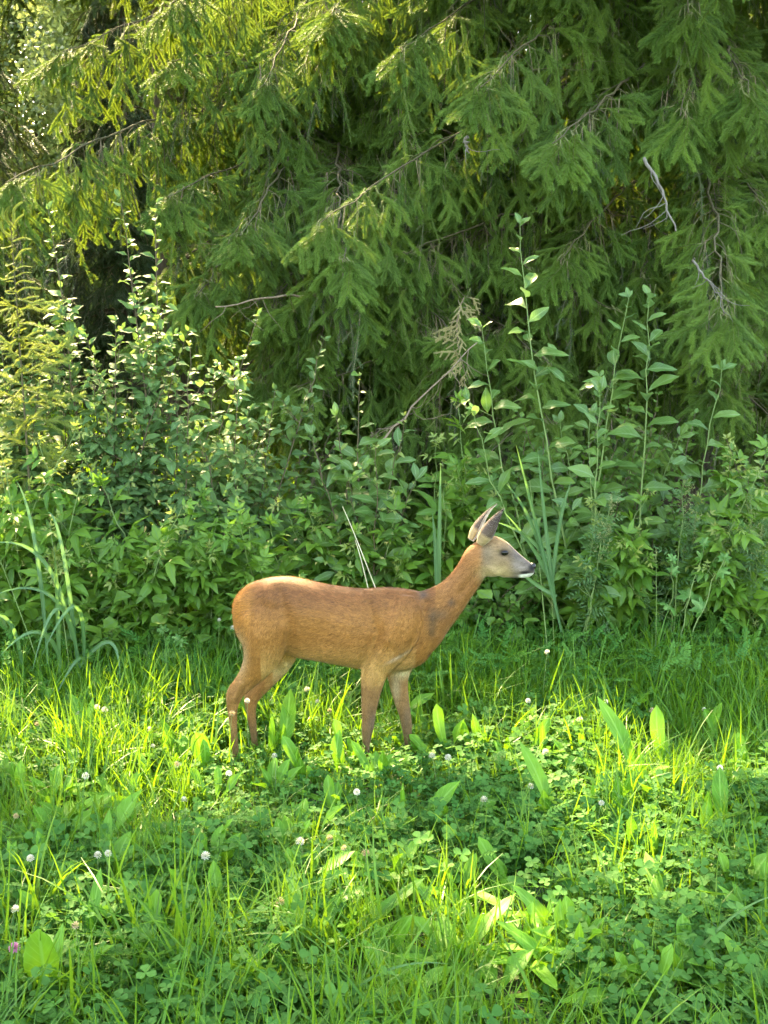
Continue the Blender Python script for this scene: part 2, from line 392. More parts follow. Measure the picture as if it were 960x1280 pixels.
def lobed(seed, R=.07):
    r = np.random.default_rng(seed); pts = []; n = 41
    for i in range(n):
        a = math.radians(-150 + 300 * i / (n - 1))
        lobe = .50 + .50 * max(math.exp(-((a - c_) / .27) ** 2) * (1 - .14 * abs(c_)) for c_ in (-1.9, -.95, 0, .95, 1.9)) + r.normal(0, .02) + (.03 if i % 2 else -.03)
        pts.append((math.sin(a) * R * lobe, .02 + math.cos(a) * R * lobe, -.9 * (lobe * R) ** 2 / R * .35 + r.normal(0, .002)))
    v = np.array([(0, 0.0, 0)] + [(0, .01, 0)] + pts + [(p[0] * .5, p[1] * .5 + .01, .004) for p in pts])
    m = len(pts); f = []
    for i in range(m - 1):
        a, b, c, d = 2 + i, 3 + i, 2 + m + i, 3 + m + i; f += [(c, d, b), (c, b, a), (1, d, c)]
    uv = np.c_[.5 + v[:, 0] * 4, v[:, 1] * 6]
    return mesh('lb' + str(seed), v, np.array(f)[:, ::-1].copy(), M['maple'], uv)
LF['maple'] = [lobed(i) for i in range(3)]
def pinnate(seed, mat, L=.10, n=7, ll=.022, lw=.009, name='pn'):
    r = np.random.default_rng(seed); sp = Soup(); ax = bez((0, 0, 0), (0, L * .5, .02), (0, L, -.01), 8); v, f, u = tube(ax, np.linspace(.0010, .0005, 8), 3); sp.add(v, f, np.full((len(v), 2), .5))
    for i in range(n):
        k = .2 + .75 * i / (n - 1); p = np.array([np.interp(k, np.linspace(0, 1, 8), ax[:, j]) for j in range(3)])
        for s in (1, -1): sp.add(*xf(leaf_geo(ll * (1.2 - .6 * k), lw, 3, .5, .8, .1, .2, seed=i), rotz(-s * r.uniform(.9, 1.2)) @ rotx(r.normal(0, .2)), p))
    sp.add(*xf(leaf_geo(ll, lw, 3), None, ax[-1])); return sp.mesh(name + str(seed), mat)
LF['mug'] = [pinnate(i, M['mug'], .075, 4, .035, .009, 'mg') for i in range(3)]
LF['vetch'] = [pinnate(i + 10, M['clover'], .12, 8, .024, .010, 'vt') for i in range(3)]
for k in list(LF): globals().setdefault('C_' + k, proto_collection('leaves_' + k, LF[k]))
CL = {k: globals()['C_' + k] for k in LF}
# ------------------------------------------------------------------ where sunlight comes through the trees
for px, py, Y, r in [(50, 330, 5.6, .28), (20, 430, 5.4, .28), (110, 300, 6.6, .30), (240, 225, 7.0, .25), (150, 120, 7.6, .5), (300, 20, 7.6, .35),
                     (60, 540, 5.2, .14), (8, 600, 5.2, .16), (575, 420, 6.2, .16), (650, 300, 5.6, .10), (270, 470, 5.5, .12), (350, 560, 5.4, .06), (800, 420, 5.6, .08),
                     (370, 722, 4.0, .08), (600, 720, 4.3, .05), (930, 330, 7.0, .3), (500, 40, 7.6, .3)]:
    shaft(P(px, py, Y), r)
for px, py, r in [(600, 950, .10), (650, 955, .14), (720, 965, .17), (800, 970, .21), (880, 965, .24), (950, 970, .26), (560, 965, .04), (365, 975, .05), 
                  (870, 1050, .09), (780, 1080, .06), (330, 1285, .10), (690, 925, .12), (790, 915, .15), (890, 915, .18), (470, 1130, .09), (250, 1060, .07), (60, 1270, .08), (870, 1120, .08), (700, 1230, .07), (920, 1230, .07), (590, 850, .05), (960, 880, .08)]:
    shaft(G(px, py) + np.array([0, 0, .12]), r)

# ------------------------------------------------------------------ spruces
def bough(parent, root, tip, hang=.4, width=.5, dens=1.0, mats='spruce', rise=.10, seed=0, name='bough', rad=.016, strands=.5, dead=.1, tipsize=1.0, sag=.12):
    """one bough: bark mesh with its foliage as a sub-part"""
    r = np.random.default_rng(seed + 1000)
    root, tip = np.array(root, float), np.array(tip, float); Lb = np.linalg.norm(tip - root)
    mid = (root + tip) / 2 + np.array([0, 0, sag * Lb]) + r.normal(0, .03 * Lb, 3)
    n = max(8, int(Lb / .12)); ax = bez(root, mid, tip, n)
    tt = np.linspace(0, 1, n)[:, None]; ax = ax + np.array([0, 0, 1]) * rise * np.clip(tt - .75, 0, 1) ** 2 * 4 * Lb * .3
    ax[1:-1] += r.normal(0, .012, (n - 2, 3))
    wood = Soup(); wood.add(*tube(ax, np.linspace(rad, .003, n), 6))
    pts, rot, scl, idx = [], [], [], []; spts, srot, sscl, sidx = [], [], [], []; dp, dr, ds, di = [], [], [], []
    cum = np.r_[0, np.cumsum(np.linalg.norm(np.diff(ax, axis=0), axis=1))]
    step = .105 / dens; s = 0.12 * Lb; k = 0
    outv = np.array([0, -1., .35]) if tip[1] < 30 else np.array([0, 0, 1.])
    while s < cum[-1]:
        f = s / cum[-1]; p = np.array([np.interp(s, cum, ax[:, j]) for j in range(3)])
        a = norm(np.array([np.interp(min(s + .1, cum[-1]), cum, ax[:, j]) for j in range(3)]) - np.array([np.interp(max(s - .1, 0), cum, ax[:, j]) for j in range(3)]))
        side = norm(np.cross(a, [0, 0, 1])) * (1 if k % 2 else -1)
        lat = width * (1 - f ** 1.5 * .75) * r.uniform(.5, 1.1) * min(1, .35 + f * 2)
        # side branchlet goes out then hangs
        d0 = norm(side * r.uniform(.5, 1.1) + a * r.uniform(.35, .8) + np.array([0, 0, r.uniform(-.5, .1)]))
        hl = hang * r.uniform(.5, 1.25) * (1 - .5 * f)
        q1 = p + d0 * lat * .55; q2 = q1 + norm(d0 * .5 + np.array([0, 0, -1.0])) * lat * .45; q3 = q2 + np.array([d0[0] * .25, d0[1] * .25, -1.0]) * hl
        path = np.array([p, q1, q2, q3]); pc = np.r_[0, np.cumsum(np.linalg.norm(np.diff(path, axis=0), axis=1))]
        m = 9; ps = np.linspace(0, pc[-1], m); pp = np.stack([np.interp(ps, pc, path[:, j]) for j in range(3)], 1)
        pp[1:-1] = (pp[:-2] + pp[1:-1] * 2 + pp[2:]) / 4
        wood.add(*tube(pp, np.linspace(.0030, .0012, m) * (1 if f < .8 else .5), 4))
        tot = pc[-1]; nn = max(1, int(tot / .17))
        for j in range(nn + 1):
            g = (j + r.uniform(.2, .8)) / (nn + 1); x = np.array([np.interp(g * tot, pc, path[:, i]) for i in range(3)]); x2 = np.array([np.interp(min(1, g + .15) * tot, pc, path[:, i]) for i in range(3)])
            dd = norm(x2 - x) if np.linalg.norm(x2 - x) > 1e-3 else np.array([0, 0, -1.])
            s_ = 1 if (j + k) % 2 else -1
            perp = norm(np.cross(dd, outv)) * s_
            last = j == nn
            d1 = norm(dd + (perp * r.uniform(.35, .9) if not last else 0) + np.array([0, 0, -.25]) + r.normal(0, .12, 3))
            nr = norm(outv + np.array([0, 0, .4]) + r.normal(0, .35, 3))
            R = frame(d1, nr)
            pts.append(x); rot.append(eul(R)); scl.append(r.uniform(.8, 1.2) * tipsize * (1.0 if not last else 1.05)); idx.append(int(r.integers(5)))
        if r.random() < strands:
            for _ in range(2):
                x = p + d0 * lat * r.uniform(0, .8); d1 = norm(np.array([r.normal(0, .12), r.normal(0, .12), -1.])); R = frame(d1, norm(outv + r.normal(0, .5, 3)))
                spts.append(x); srot.append(eul(R)); sscl.append(r.uniform(.6, 1.3) * (hang / .4) ** .5); sidx.append(int(r.integers(5)))
        if r.random() < dead:
            x = p + d0 * lat * r.uniform(0, .4); d1 = norm(np.array([r.normal(0, .4), r.normal(0, .3), -1.])); R = frame(d1, outv)
            dp.append(x); dr.append(eul(R)); ds.append(r.uniform(.5, 1.1)); di.append(int(r.integers(4)))
        s += step * r.uniform(.7, 1.3); k += 1
    # fan at the tip
    a = norm(ax[-1] - ax[-4])
    for g in np.linspace(-1, 1, 11):
        side = norm(np.cross(a, [0, 0, 1])); d1 = norm(a + side * g * .9 + np.array([0, 0, -.25 - .3 * abs(g)]) + r.normal(0, .08, 3))
        pts.append(ax[-1] - a * r.uniform(.0, .3) * (.3 + abs(g))); rot.append(eul(frame(d1, norm(outv + np.array([0, 0, .8]))))); scl.append(r.uniform(1.0, 1.35) * tipsize); idx.append(int(r.integers(5)))
    ob = obj(name, wood.mesh(name, M['bough']), parent)
    def put(nm, coll, a_, b_, c_, d_, ex):
        if not a_: return
        a_ = np.array(a_); keep = ~(near_shaft(a_, ex, 1.2) & (pix(a_)[1] < -25))
        if keep.sum() < 1: return
        scatter(nm, coll, a_[keep], np.array(b_)[keep], np.array(c_)[keep], np.array(d_)[keep], ob)
    put('foliage', C_PALE if mats == 'pale' else C_SPRAY, pts, rot, scl, idx, .15)
    put('hanging_foliage', C_STRAND, spts, srot, sscl, sidx, .15)
    put('dead_twig', C_DEAD, dp, dr, ds, di, .05)
    return ob
def trunk(parent, x, y, h, r0, seed):
    r = np.random.default_rng(seed); n = 24; z = np.linspace(-.2, h, n)
    path = np.stack([x + .04 * np.sin(z * .7 + seed), y + .04 * np.cos(z * .6), z], 1); rad = r0 * (1 - (z / h).clip(0, 1) * .93) + .06 * np.exp(-(z + .2) * 3)
    sp = Soup(); v, f, u = tube(path, rad, 18); c = np.repeat(path, 18, 0); v = c + (v - c) * (1 + .05 * np.sin(np.arange(len(v)) % 18 * 1.9 + seed) [:, None]); sp.add(v, f, u)
    return obj('trunk', sp.mesh('trunk', M['bark']), parent)
def crown(parent, x, y, z0, z1, R0, n, seed, coll=None, size=1.5, name='crown', keepfn=None):
    """upper crown: whorled boughs as one mass"""
    r = np.random.default_rng(seed); coll = coll or C_SPRAY; pts, rot, scl = [], [], []; wood = Soup()
    nb = int((z1 - z0) / .36) * 6
    for b in range(nb):
        z = z0 + (z1 - z0) * (b // 6) / (nb / 6) + r.normal(0, .08); R = R0 * (1 - (z - z0) / (z1 - z0 + .4)) ** .75 * r.uniform(.75, 1.1); a = r.uniform(0, 2 * math.pi)
        dv = np.array([math.cos(a), math.sin(a), 0]); tip = np.array([x, y, z]) + dv * R + np.array([0, 0, -.22 * R]); ax = bez((x, y, z), (x + dv[0] * R * .5, y + dv[1] * R * .5, z + .05 * R), tip, 8)
        ok = (keepfn is None or keepfn(ax).mean() > .8) and not near_shaft(ax, .05, 1.2).any()
        if ok: wood.add(*tube(ax, np.linspace(.02, .004, 8), 4))
        m = max(6, int(R * n * (1.5 if z > 4 else 1)))
        for i in range(m):
            f = r.uniform(.15, 1) ** .7; p = np.array([np.interp(f, np.linspace(0, 1, 8), ax[:, j]) for j in range(3)])
            s = r.choice([-1, 1]); side = np.array([-dv[1], dv[0], 0]) * s
            p = p + side * r.uniform(0, .35) * R * (1 - f * .7) - np.array([0, 0, r.uniform(0, .3)])
            d = norm(dv * r.uniform(.2, .9) + side * r.uniform(.1, .8) + np.array([0, 0, r.uniform(-1.2, -.1)]))
            pts.append(p); rot.append(eul(frame(d, norm(dv * .4 + np.array([0, 0, .8]) + r.normal(0, .3, 3))))); scl.append(size * r.uniform(.7, 1.2))
    obj('crown_branches', wood.mesh('crown_branches', M['bough']), parent, 'stuff')
    pts = np.array(pts); keep = ~near_shaft(pts, .12, 1.7)
    if keepfn is not None: keep &= keepfn(pts)
    scatter(name, coll, pts[keep], np.array(rot)[keep], np.array(scl)[keep], r.integers(0, 5, keep.sum()), parent)
    return len(pts)

# ---- the two large spruces whose boughs hang over the shrubs
TA = (2.35, 8.7); TB = (-.35, 9.7)
A = thing('spruce_tree', 'big spruce at the meadow edge with long drooping boughs hanging above the tall willow shoots', 'spruce', (*TA, 0), 'spruces closing off the meadow')
B = thing('spruce_tree', 'spruce with sunlit yellow green bough tips beside the gap towards the dark distant spruces', 'spruce', (*TB, 0), 'spruces closing off the meadow')
trunk(A, *TA, 20, .23, 3); trunk(B, *TB, 21, .22, 8)
def rt(T, z): return (T[0], T[1], z)
LA = [  # root height, tip px, tip py, tip Y, hang, width, dens, tipsize
    (4.3, 600, 115, 6.5, .30, .60, 1.25, 1.05), (3.9, 690, 185, 6.3, .30, .50, 1.3, 1.0), (3.6, 400, 285, 6.4, .40, .5, 1.2, 1.0), (4.9, 500, 65, 7.0, .45, .6, 1.1, 1.0),
    (3.2, 905, 400, 5.95, .18, .42, 1.7, .95), (3.1, 700, 330, 6.9, .35, .5, 1.1, .9), (4.2, 850, 150, 6.7, .35, .55, 1.1, 1.0),
    (3.9, 935, 120, 6.6, .45, .55, 1.1, 1.0), (5.3, 700, -30, 6.9, .5, .6, 1.0, 1.0), (5.0, 860, 20, 6.8, .4, .55, 1.0, 1.0),
    (2.7, 800, 350, 7.2, .45, .5, 1.0, .9), (2.5, 620, 420, 7.2, .40, .5, 1.0, .9), (3.0, 960, 270, 6.9, .5, .5, 1.0, .9), (2.2, 900, 500, 7.0, .3, .45, 1.1, .9),
    (5.2, 560, 20, 7.6, .5, .6, 1.0, 1.0), (4.6, 760, 60, 7.3, .6, .6, 1.0, 1.0), (3.8, 560, 215, 7.2, .5, .5, 1.0, .9)]
for i, (z, px, py, Y, hang, w, dn, ts) in enumerate(LA):
    bough(A, rt(TA, z), P(px, py, Y), hang, w, dn, seed=i, tipsize=ts, dead=.12, strands=.45, sag=.10)
LB = [
    (3.6, 8, 234, 6.9, .58, .42, 1.35, .95), (4.7, 70, 72, 7.8, .50, .45, 1.2, .95), (5.3, 215, 8, 7.6, .5, .5, 1.1, .95), (4.0, 200, 165, 8.0, .35, .4, 1.0, .9),
    (3.0, 245, 375, 7.0, .22, .40, 1.2, .85), (3.7, 300, 300, 6.8, .40, .45, 1.2, .9), (3.4, 430, 330, 6.3, .45, .45, 1.2, .95), (2.8, 400, 430, 7.0, .4, .45, 1.0, .9),
    (2.5, 540, 440, 7.0, .5, .45, 1.0, .9), (4.7, 330, 110, 7.4, .6, .5, 1.1, .95), (5.3, 420, 20, 7.5, .6, .5, 1.0, .95), (4.2, 520, 190, 7.5, .6, .5, 1.0, .9), (3.2, 210, 250, 7.4, .45, .45, 1.2, .9),
    (4.3, 300, 90, 8.2, .6, .5, 1.0, .95), (2.4, 330, 480, 7.3, .45, .45, 1.0, .9), (2.2, 180, 420, 7.8, .4, .45, 1.0, .9)]
for i, (z, px, py, Y, hang, w, dn, ts) in enumerate(LB):
    bough(B, rt(TB, z), P(px, py, Y), hang, w, dn, seed=100 + i, tipsize=ts, dead=.12, strands=.5, sag=.09)
# inner boughs in the shade, hung with strands and dead twigs
rr = np.random.default_rng(5)
for i in range(34):
    T, par = ((TA, A) if i % 2 else (TB, B)); px, py = (rr.uniform(520, 1020), rr.uniform(-40, 620)) if i % 2 else (rr.uniform(200, 680), rr.uniform(-20, 620))
    Y = rr.uniform(7.4, 8.3); tip = P(px, py, Y); z = tip[2] + rr.uniform(.3, .9)
    bough(par, rt(T, z), tip, rr.uniform(.4, .8), .5, .85, seed=200 + i, tipsize=.85, strands=.9, dead=.4, rise=0)
for i in range(26):
    T, par = ((TA, A) if i % 2 else (TB, B)); px, py = rr.uniform(330, 980), rr.uniform(300, 640)
    tip = P(px, py, rr.uniform(6.7, 7.3)); bough(par, rt(T, tip[2] + rr.uniform(.4, .9)), tip, rr.uniform(.35, .6), .45, 1.0, seed=300 + i, tipsize=.9, strands=.4, dead=.4, rise=0)
print('boughs', round(time.time() - T0, 1))
# upper crowns and the rest of the stand
def above(pts):
    px, py = pix(pts); return (py < -60) | (px < -150) | (px > 1110) | ((pts[:, 1] > 9.0) & (px > 260))
crown(A, *TA, 1.4, 20, 3.3, 11, 31, keepfn=above); crown(B, *TB, 1.4, 21, 3.3, 11, 32, keepfn=above)
stand = [(-2.35, 12.8, 20, 3.1, 'spruce standing between the sunlit bough tips and the far gap', 9), (.9, 12.4, 21, 3.2, 'spruce filling the shade behind the two large drooping spruces', 9),
         (4.9, 11.2, 20, 3.0, 'spruce half hidden at the edge of the picture behind the drooping boughs', 9), (-5.6, 10.2, 20, 3.2, 'added spruce out of view, its boughs casting shade over the meadow', 15), (-3.75, 8.7, 18, 2.5, 'spruce added just outside the picture so its high boughs shade the front grass', 15), (-5.0, 6.4, 17, 2.2, 'unseen spruce beside the meadow, shading the lower grass', 9)]  # last three stand out of view, put there to shade the meadow
for i, (x, y, h, R, lab, n) in enumerate(stand):
    t = thing('spruce_tree', lab, 'spruce', (x, y, 0), 'spruces closing off the meadow'); trunk(t, x, y, h, .2, 40 + i)
    kf = None
    if i == 0:
        kf = lambda p: (pix(p)[0] > 250) | (pix(p)[1] < -30)
    if i >= 3: kf = lambda p: (pix(p)[0] < -60) | (pix(p)[1] < -60) | (p[:, 1] < 1)
    crown(t, x, y, .7, h, R, n, 60 + i, C_SPRAY, 1.7, keepfn=kf)
C_DARK = spray_set('dark_spray', (M['needle_dark'], M['deadtwig']))
far = [(-6.3, 15.5, 9.5, 2.1, 'dark spruce in the distant gap cut off by the edge of the picture'), (-3.9, 17.5, 8.2, 1.5, 'dark bluish spruce standing alone in the bright gap')]
for i, (x, y, h, R, lab) in enumerate(far):
    t = thing('spruce_tree', lab, 'spruce', (x, y, 0), 'dark distant spruces'); trunk(t, x, y, h, .16, 70 + i); crown(t, x, y, .3, h, R, 11, 80 + i, C_DARK, 1.8)
# sunlit trees far behind
M['far_leaf'] = leafmat('far_leaf', (0.10, 0.16, 0.04), (0.2, 0.26, 0.07), trans=(0.5, 0.55, 0.15), tf=.5, rough=.4, spec=.6, noise=3)
def clump_mesh(seed):
    r = np.random.default_rng(seed); sp = Soup()
    for i in range(38):
        g = leaf_geo(.11, .07, 2, .45, .9, .2, .2, seed=i); R = np.array(Euler((r.uniform(-1.2, 1.2), r.uniform(-1.2, 1.2), r.uniform(0, 6.28))).to_matrix()); sp.add(*xf(g, R, r.normal(0, .16, 3)))
    return sp.mesh('clump' + str(seed), M['far_leaf'], False)
C_CLUMP = proto_collection('leaf_clump', [clump_mesh(i) for i in range(4)])
fl = ['far sunlit broadleaf tree behind the dark spruces, at the edge of the gap', 'far sunlit broadleaf tree seen straight through the bright gap', 'far sunlit tree next to the gap, half behind the spruce tips',
      'far broadleaf tree glinting through the middle spruce boughs', 'far broadleaf tree glinting through the boughs above the deer', 'far broadleaf tree behind the drooping boughs above the willow shoots', 'far broadleaf tree glinting through at the outer spruce boughs']
for i, x in enumerate([-10.2, -7.4, -4.6, -1.8, 1.6, 5.0, 8.6]):
    y = 24 + rr.uniform(-1.5, 1.5); h = rr.uniform(8.5, 10); t = thing('broadleaf_tree', fl[i], 'tree', (x, y, 0), 'sunlit trees behind the spruces'); trunk(t, x, y, h * .8, .2, 90 + i)
    n = 2600; th = rr.uniform(0, 2 * math.pi, n); zz = rr.uniform(0, 1, n); R = 2.3 * np.sin(math.pi * (zz * .85 + .12)) ** .5 * rr.uniform(.3, 1, n) ** .4
    lump = 1 + .25 * np.sin(th * 3 + i + zz * 9); pts = np.stack([x + np.cos(th) * R * lump, y + np.sin(th) * R * lump, .3 + zz * h], 1)
    scatter('crown', C_CLUMP, pts, rr.uniform(0, 6.28, (n, 3)), rr.uniform(.8, 1.4, n), rr.integers(0, 4, n), t)
print('trees', round(time.time() - T0, 1))
# ------------------------------------------------------------------ ground
m, nt, out = nmat('meadow_soil'); L = nt.links.new
tc = nd(nt, 'ShaderNodeTexCoord'); nz = nd(nt, 'ShaderNodeTexNoise'); nz.inputs['Scale'].default_value = 9; nz.inputs['Detail'].default_value = 8
L(tc.outputs['Object'], nz.inputs['Vector']); p = nd(nt, 'ShaderNodeBsdfPrincipled'); L(ramp(nt, nz.outputs[0], [(.3, (.03, .028, .012)), (.55, (.035, .06, .015)), (.8, (.06, .05, .025))]), p.inputs['Base Color'])
p.inputs['Roughness'].default_value = .95; b = nd(nt, 'ShaderNodeBump'); b.inputs['Distance'].default_value = .03; L(nz.outputs[0], b.inputs['Height']); L(b.outputs[0], p.inputs['Normal']); L(p.outputs[0], out.inputs[0])
def gz(x, y): return .012 * np.sin(x * 2.1 + 1) * np.cos(y * 1.7) + .01 * np.sin(x * 5 + y * 4)
xs = np.r_[-400, -60, -20, np.linspace(-7, 7, 71), 20, 60, 400]; ys = np.r_[-300, -40, -8, np.linspace(0, 14, 71), 24, 60, 600]
X, Y = np.meshgrid(xs, ys); Z = gz(X, Y) * ((abs(X) < 8) & (Y < 15) & (Y > -1)) - .0; nx = len(xs)
ii = (np.arange(len(ys) - 1)[:, None] * nx + np.arange(nx - 1)[None]).ravel()
g = obj('ground', mesh('ground', np.stack([X, Y, Z], -1).reshape(-1, 3), np.stack([ii, ii + 1, ii + nx + 1, ii + nx], 1), m)); g['kind'] = 'structure'
# ------------------------------------------------------------------ grass and clover
def tuft(seed, n=13, hmin=.08, hmax=.24, w=.0049, spread=.035, lean=.85):
    r = np.random.default_rng(seed); V, F, U = [], [], []; c = 0
    for i in range(n):
        h = r.uniform(hmin, hmax); a = r.uniform(0, 6.28); ln = r.uniform(.1, lean) ** 1.2; d = np.array([math.cos(a), math.sin(a), 0]); s = np.array([-d[1], d[0], 0]); base = np.r_[r.normal(0, spread, 2), 0]
        tw = r.normal(0, .5); s = norm(s + d * tw); ww = w * r.uniform(.6, 1.3); k = 5
        for j in range(k + 1):
            t = j / k; p = base + d * (ln * h * t ** 1.8 * 1.3) + np.array([0, 0, h * (t - ln * .45 * t ** 2.5)]); wt = ww * (1 - t ** 2.2) * .5 + .0003
            V += [p - s * wt, p + s * wt]; U += [(0, t), (1, t)]
        for j in range(k): q = c + 2 * j; F += [(q, q + 1, q + 3), (q, q + 3, q + 2)]
        c += 2 * (k + 1)
    return mesh('tuft' + str(seed), np.array(V), np.array(F), M['grass'], np.array(U))
C_TUFT = proto_collection('grass_tuft', [tuft(i, 13, .05, .15) for i in range(4)] + [tuft(10 + i, 12, .09, .22, .0045) for i in range(3)] + [tuft(20 + i, 10, .13, .30, .0062, .03, 1.1) for i in range(2)])
def clover_patch(seed):
    r = np.random.default_rng(seed); sp = Soup()
    for i in range(8):
        top = np.array([r.normal(0, .035), r.normal(0, .035), r.uniform(.035, .105)]); b_ = np.array([top[0] * .6, top[1] * .6, 0])
        v, f, u = tube(bez(b_, (b_ + top) / 2 + [0, 0, .01], top, 4), .0008, 3); sp.add(v, f, np.full((len(v), 2), .5))
        R0 = np.array(Euler((r.normal(0, .35), r.normal(0, .35), r.uniform(0, 6.28))).to_matrix()); s = r.uniform(.75, 1.25)
        for k in range(3): sp.add(*xf(leaf_geo(.018, .0165, 4, .62, .62, .25, -.05, seed=k), R0 @ rotz(k * 2.094), top, s))
    return sp.mesh('clv' + str(seed), M['clover'])
C_CLOVER = proto_collection('clover_patch', [clover_patch(i) for i in range(5)])
def vnoise(x, y, s, seed):
    from mathutils import noise
    return np.array([noise.noise(Vector((a * s + seed, b_ * s, seed))) for a, b_ in zip(x, y)])
def field(n, y0, y1, seed, extra=.45):
    r = np.random.default_rng(seed); y = np.sqrt(r.uniform(y0 ** 2, y1 ** 2, n)); x = r.uniform(-1, 1, n) * (y * .36 + extra); return x, y, r
def edge(x):  # where the shrubs begin (metres from the viewer)
    return np.interp(x, [-2.4, -1.6, -.7, 0, .6, 1.3, 2.6], [5.0, 5.05, 5.2, 5.35, 5.5, 6.0, 6.2])
x, y, r = field(9500, 1.9, 7.4, 3); nzv = vnoise(x, y, 1.6, 3.3)
keep = (y < edge(x) + .5)
size = 1.0 - np.where(x > 0, .02, .2) * np.clip((y - 4.2), 0, 1) + .25 * nzv - .22 * np.exp(-((y - 3.4) / .5) ** 2)
idx = np.where(r.random(len(x)) < .55 + nzv * .5, r.integers(4, 9, len(x)), r.integers(0, 4, len(x)))
idx = np.where((y > 4.7), r.integers(4, 9, len(x)), idx)
def feet(x, y): return np.exp(-(np.clip(np.abs(x + .17) - .38, 0, 9) / .1) ** 2 - (np.clip(np.abs(y - 3.72) - .30, 0, 9) / .1) ** 2)   # trodden, shorter sward round the deer
size = size * (1 - .26 * feet(x, y)); idx = np.where(feet(x, y) > .5, r.integers(0, 4, len(x)), idx)
k = keep; pts = np.stack([x, y, gz(x, y)], 1)[k]
scatter('meadow_grass', C_TUFT, pts, np.stack([r.normal(0, .16, k.sum()), r.normal(0, .16, k.sum()), r.uniform(0, 6.28, k.sum())], 1), size[k] * r.uniform(.75, 1.3, k.sum()), idx[k]).update_tag()
x, y, r = field(5200, 1.9, 5.3, 4); nzv = vnoise(x, y, 1.3, 9.1); k = (nzv + .5 * feet(x, y) > -.10 + .25 * np.clip(y - 4.1, -1, 1)) ; k &= r.random(len(x)) < .9
scatter('clover_cover', C_CLOVER, np.stack([x, y, gz(x, y)], 1)[k], np.stack([r.normal(0, .1, k.sum()), r.normal(0, .1, k.sum()), r.uniform(0, 6.28, k.sum())], 1), r.uniform(.75, 1.45, k.sum()) * (1 - .35 * feet(x[k], y[k])), r.integers(0, 5, k.sum()))
# feathery vetch in the taller growth behind the deer
x = np.concatenate([rng.uniform(.05, 2.7, 1900), rng.uniform(-2.3, .3, 500), rng.uniform(.2, .9, 130)]); y = np.concatenate([rng.uniform(4.55, 6.1, 1900), rng.uniform(4.7, 5.4, 500), rng.uniform(3.0, 3.4, 130)]); n = len(x)
scatter('vetch_cover', C_vetch, np.stack([x, y, rng.uniform(.03, .24, n) * np.where(y < 4, .4, 1)], 1), np.stack([rng.uniform(.1, 1.1, n), rng.normal(0, .3, n), rng.uniform(0, 6.28, n)], 1), rng.uniform(.6, 1.1, n), rng.integers(0, 3, n))
# low leafy growth under and behind the shrubs
n = 5200; y = rng.uniform(4.9, 9.5, n); x = rng.uniform(-1, 1, n) * (y * .4 + .6); k = (y > edge(x) - .25 - .25 * rng.random(n)); x, y = x[k], y[k]; n = len(x)
scatter('forest_floor_plants', C_round, np.stack([x, y, rng.uniform(.02, .42, n)], 1), np.stack([rng.uniform(.0, 1.0, n), rng.normal(0, .35, n), rng.uniform(0, 6.28, n)], 1), rng.uniform(.8, 1.7, n), rng.integers(0, 4, n))
n = 3800; y = rng.uniform(5.2, 9.0, n); x = rng.uniform(-1, 1, n) * (y * .4 + .6); k = y > edge(x) + .1; x, y = x[k], y[k]; n = len(x)
scatter('forest_floor_grass', C_TUFT, np.stack([x, y, 0 * x], 1), np.stack([rng.normal(0, .2, n), rng.normal(0, .2, n), rng.uniform(0, 6.28, n)], 1), rng.uniform(1.0, 1.8, n), rng.integers(4, 9, n))
n = 6000; y = rng.uniform(9.5, 24, n); x = rng.uniform(-1, 1, n) * (y * .45)
scatter('far_undergrowth', C_TUFT, np.stack([x, y, 0 * x], 1), np.stack([rng.normal(0, .2, n), rng.normal(0, .2, n), rng.uniform(0, 6.28, n)], 1), rng.uniform(2.0, 4.0, n), rng.integers(4, 9, n))
print('grass', round(time.time() - T0, 1))

# ------------------------------------------------------------------ broad leaved meadow plants
DOCK = [mesh('dock' + str(i), *(lambda g: (g[0], g[1], M['dock'], g[2]))(leaf_geo(.15, .036 + .006 * (i % 3), 10, .70 + .03 * (i % 2), .5, .35, [.15, .5, .9, .3, 1.2][i], wave=.26, seed=i, petiole=.02, cols=5))) for i in range(5)]
FAT = [mesh('dockb' + str(i), *(lambda g: (g[0], g[1], M['dock'], g[2]))(leaf_geo(.13, .062, 10, .62, .5, .25, .15 + .2 * i, wave=.1, seed=i + 9, petiole=.03, cols=5))) for i in range(2)]
def leaf_part(me, parent, pos, d, nrm, s, name='leaf'):
    o = bpy.data.objects.new(name, me); COL.objects.link(o); o.parent = parent; o.matrix_parent_inverse = Matrix.Translation(parent_world(parent)).inverted()
    R = frame(d, nrm); o.matrix_basis = Matrix.Translation([float(a) for a in pos]) @ Matrix(R.tolist()).to_4x4() @ Matrix.Diagonal((s, s, s, 1)); return o
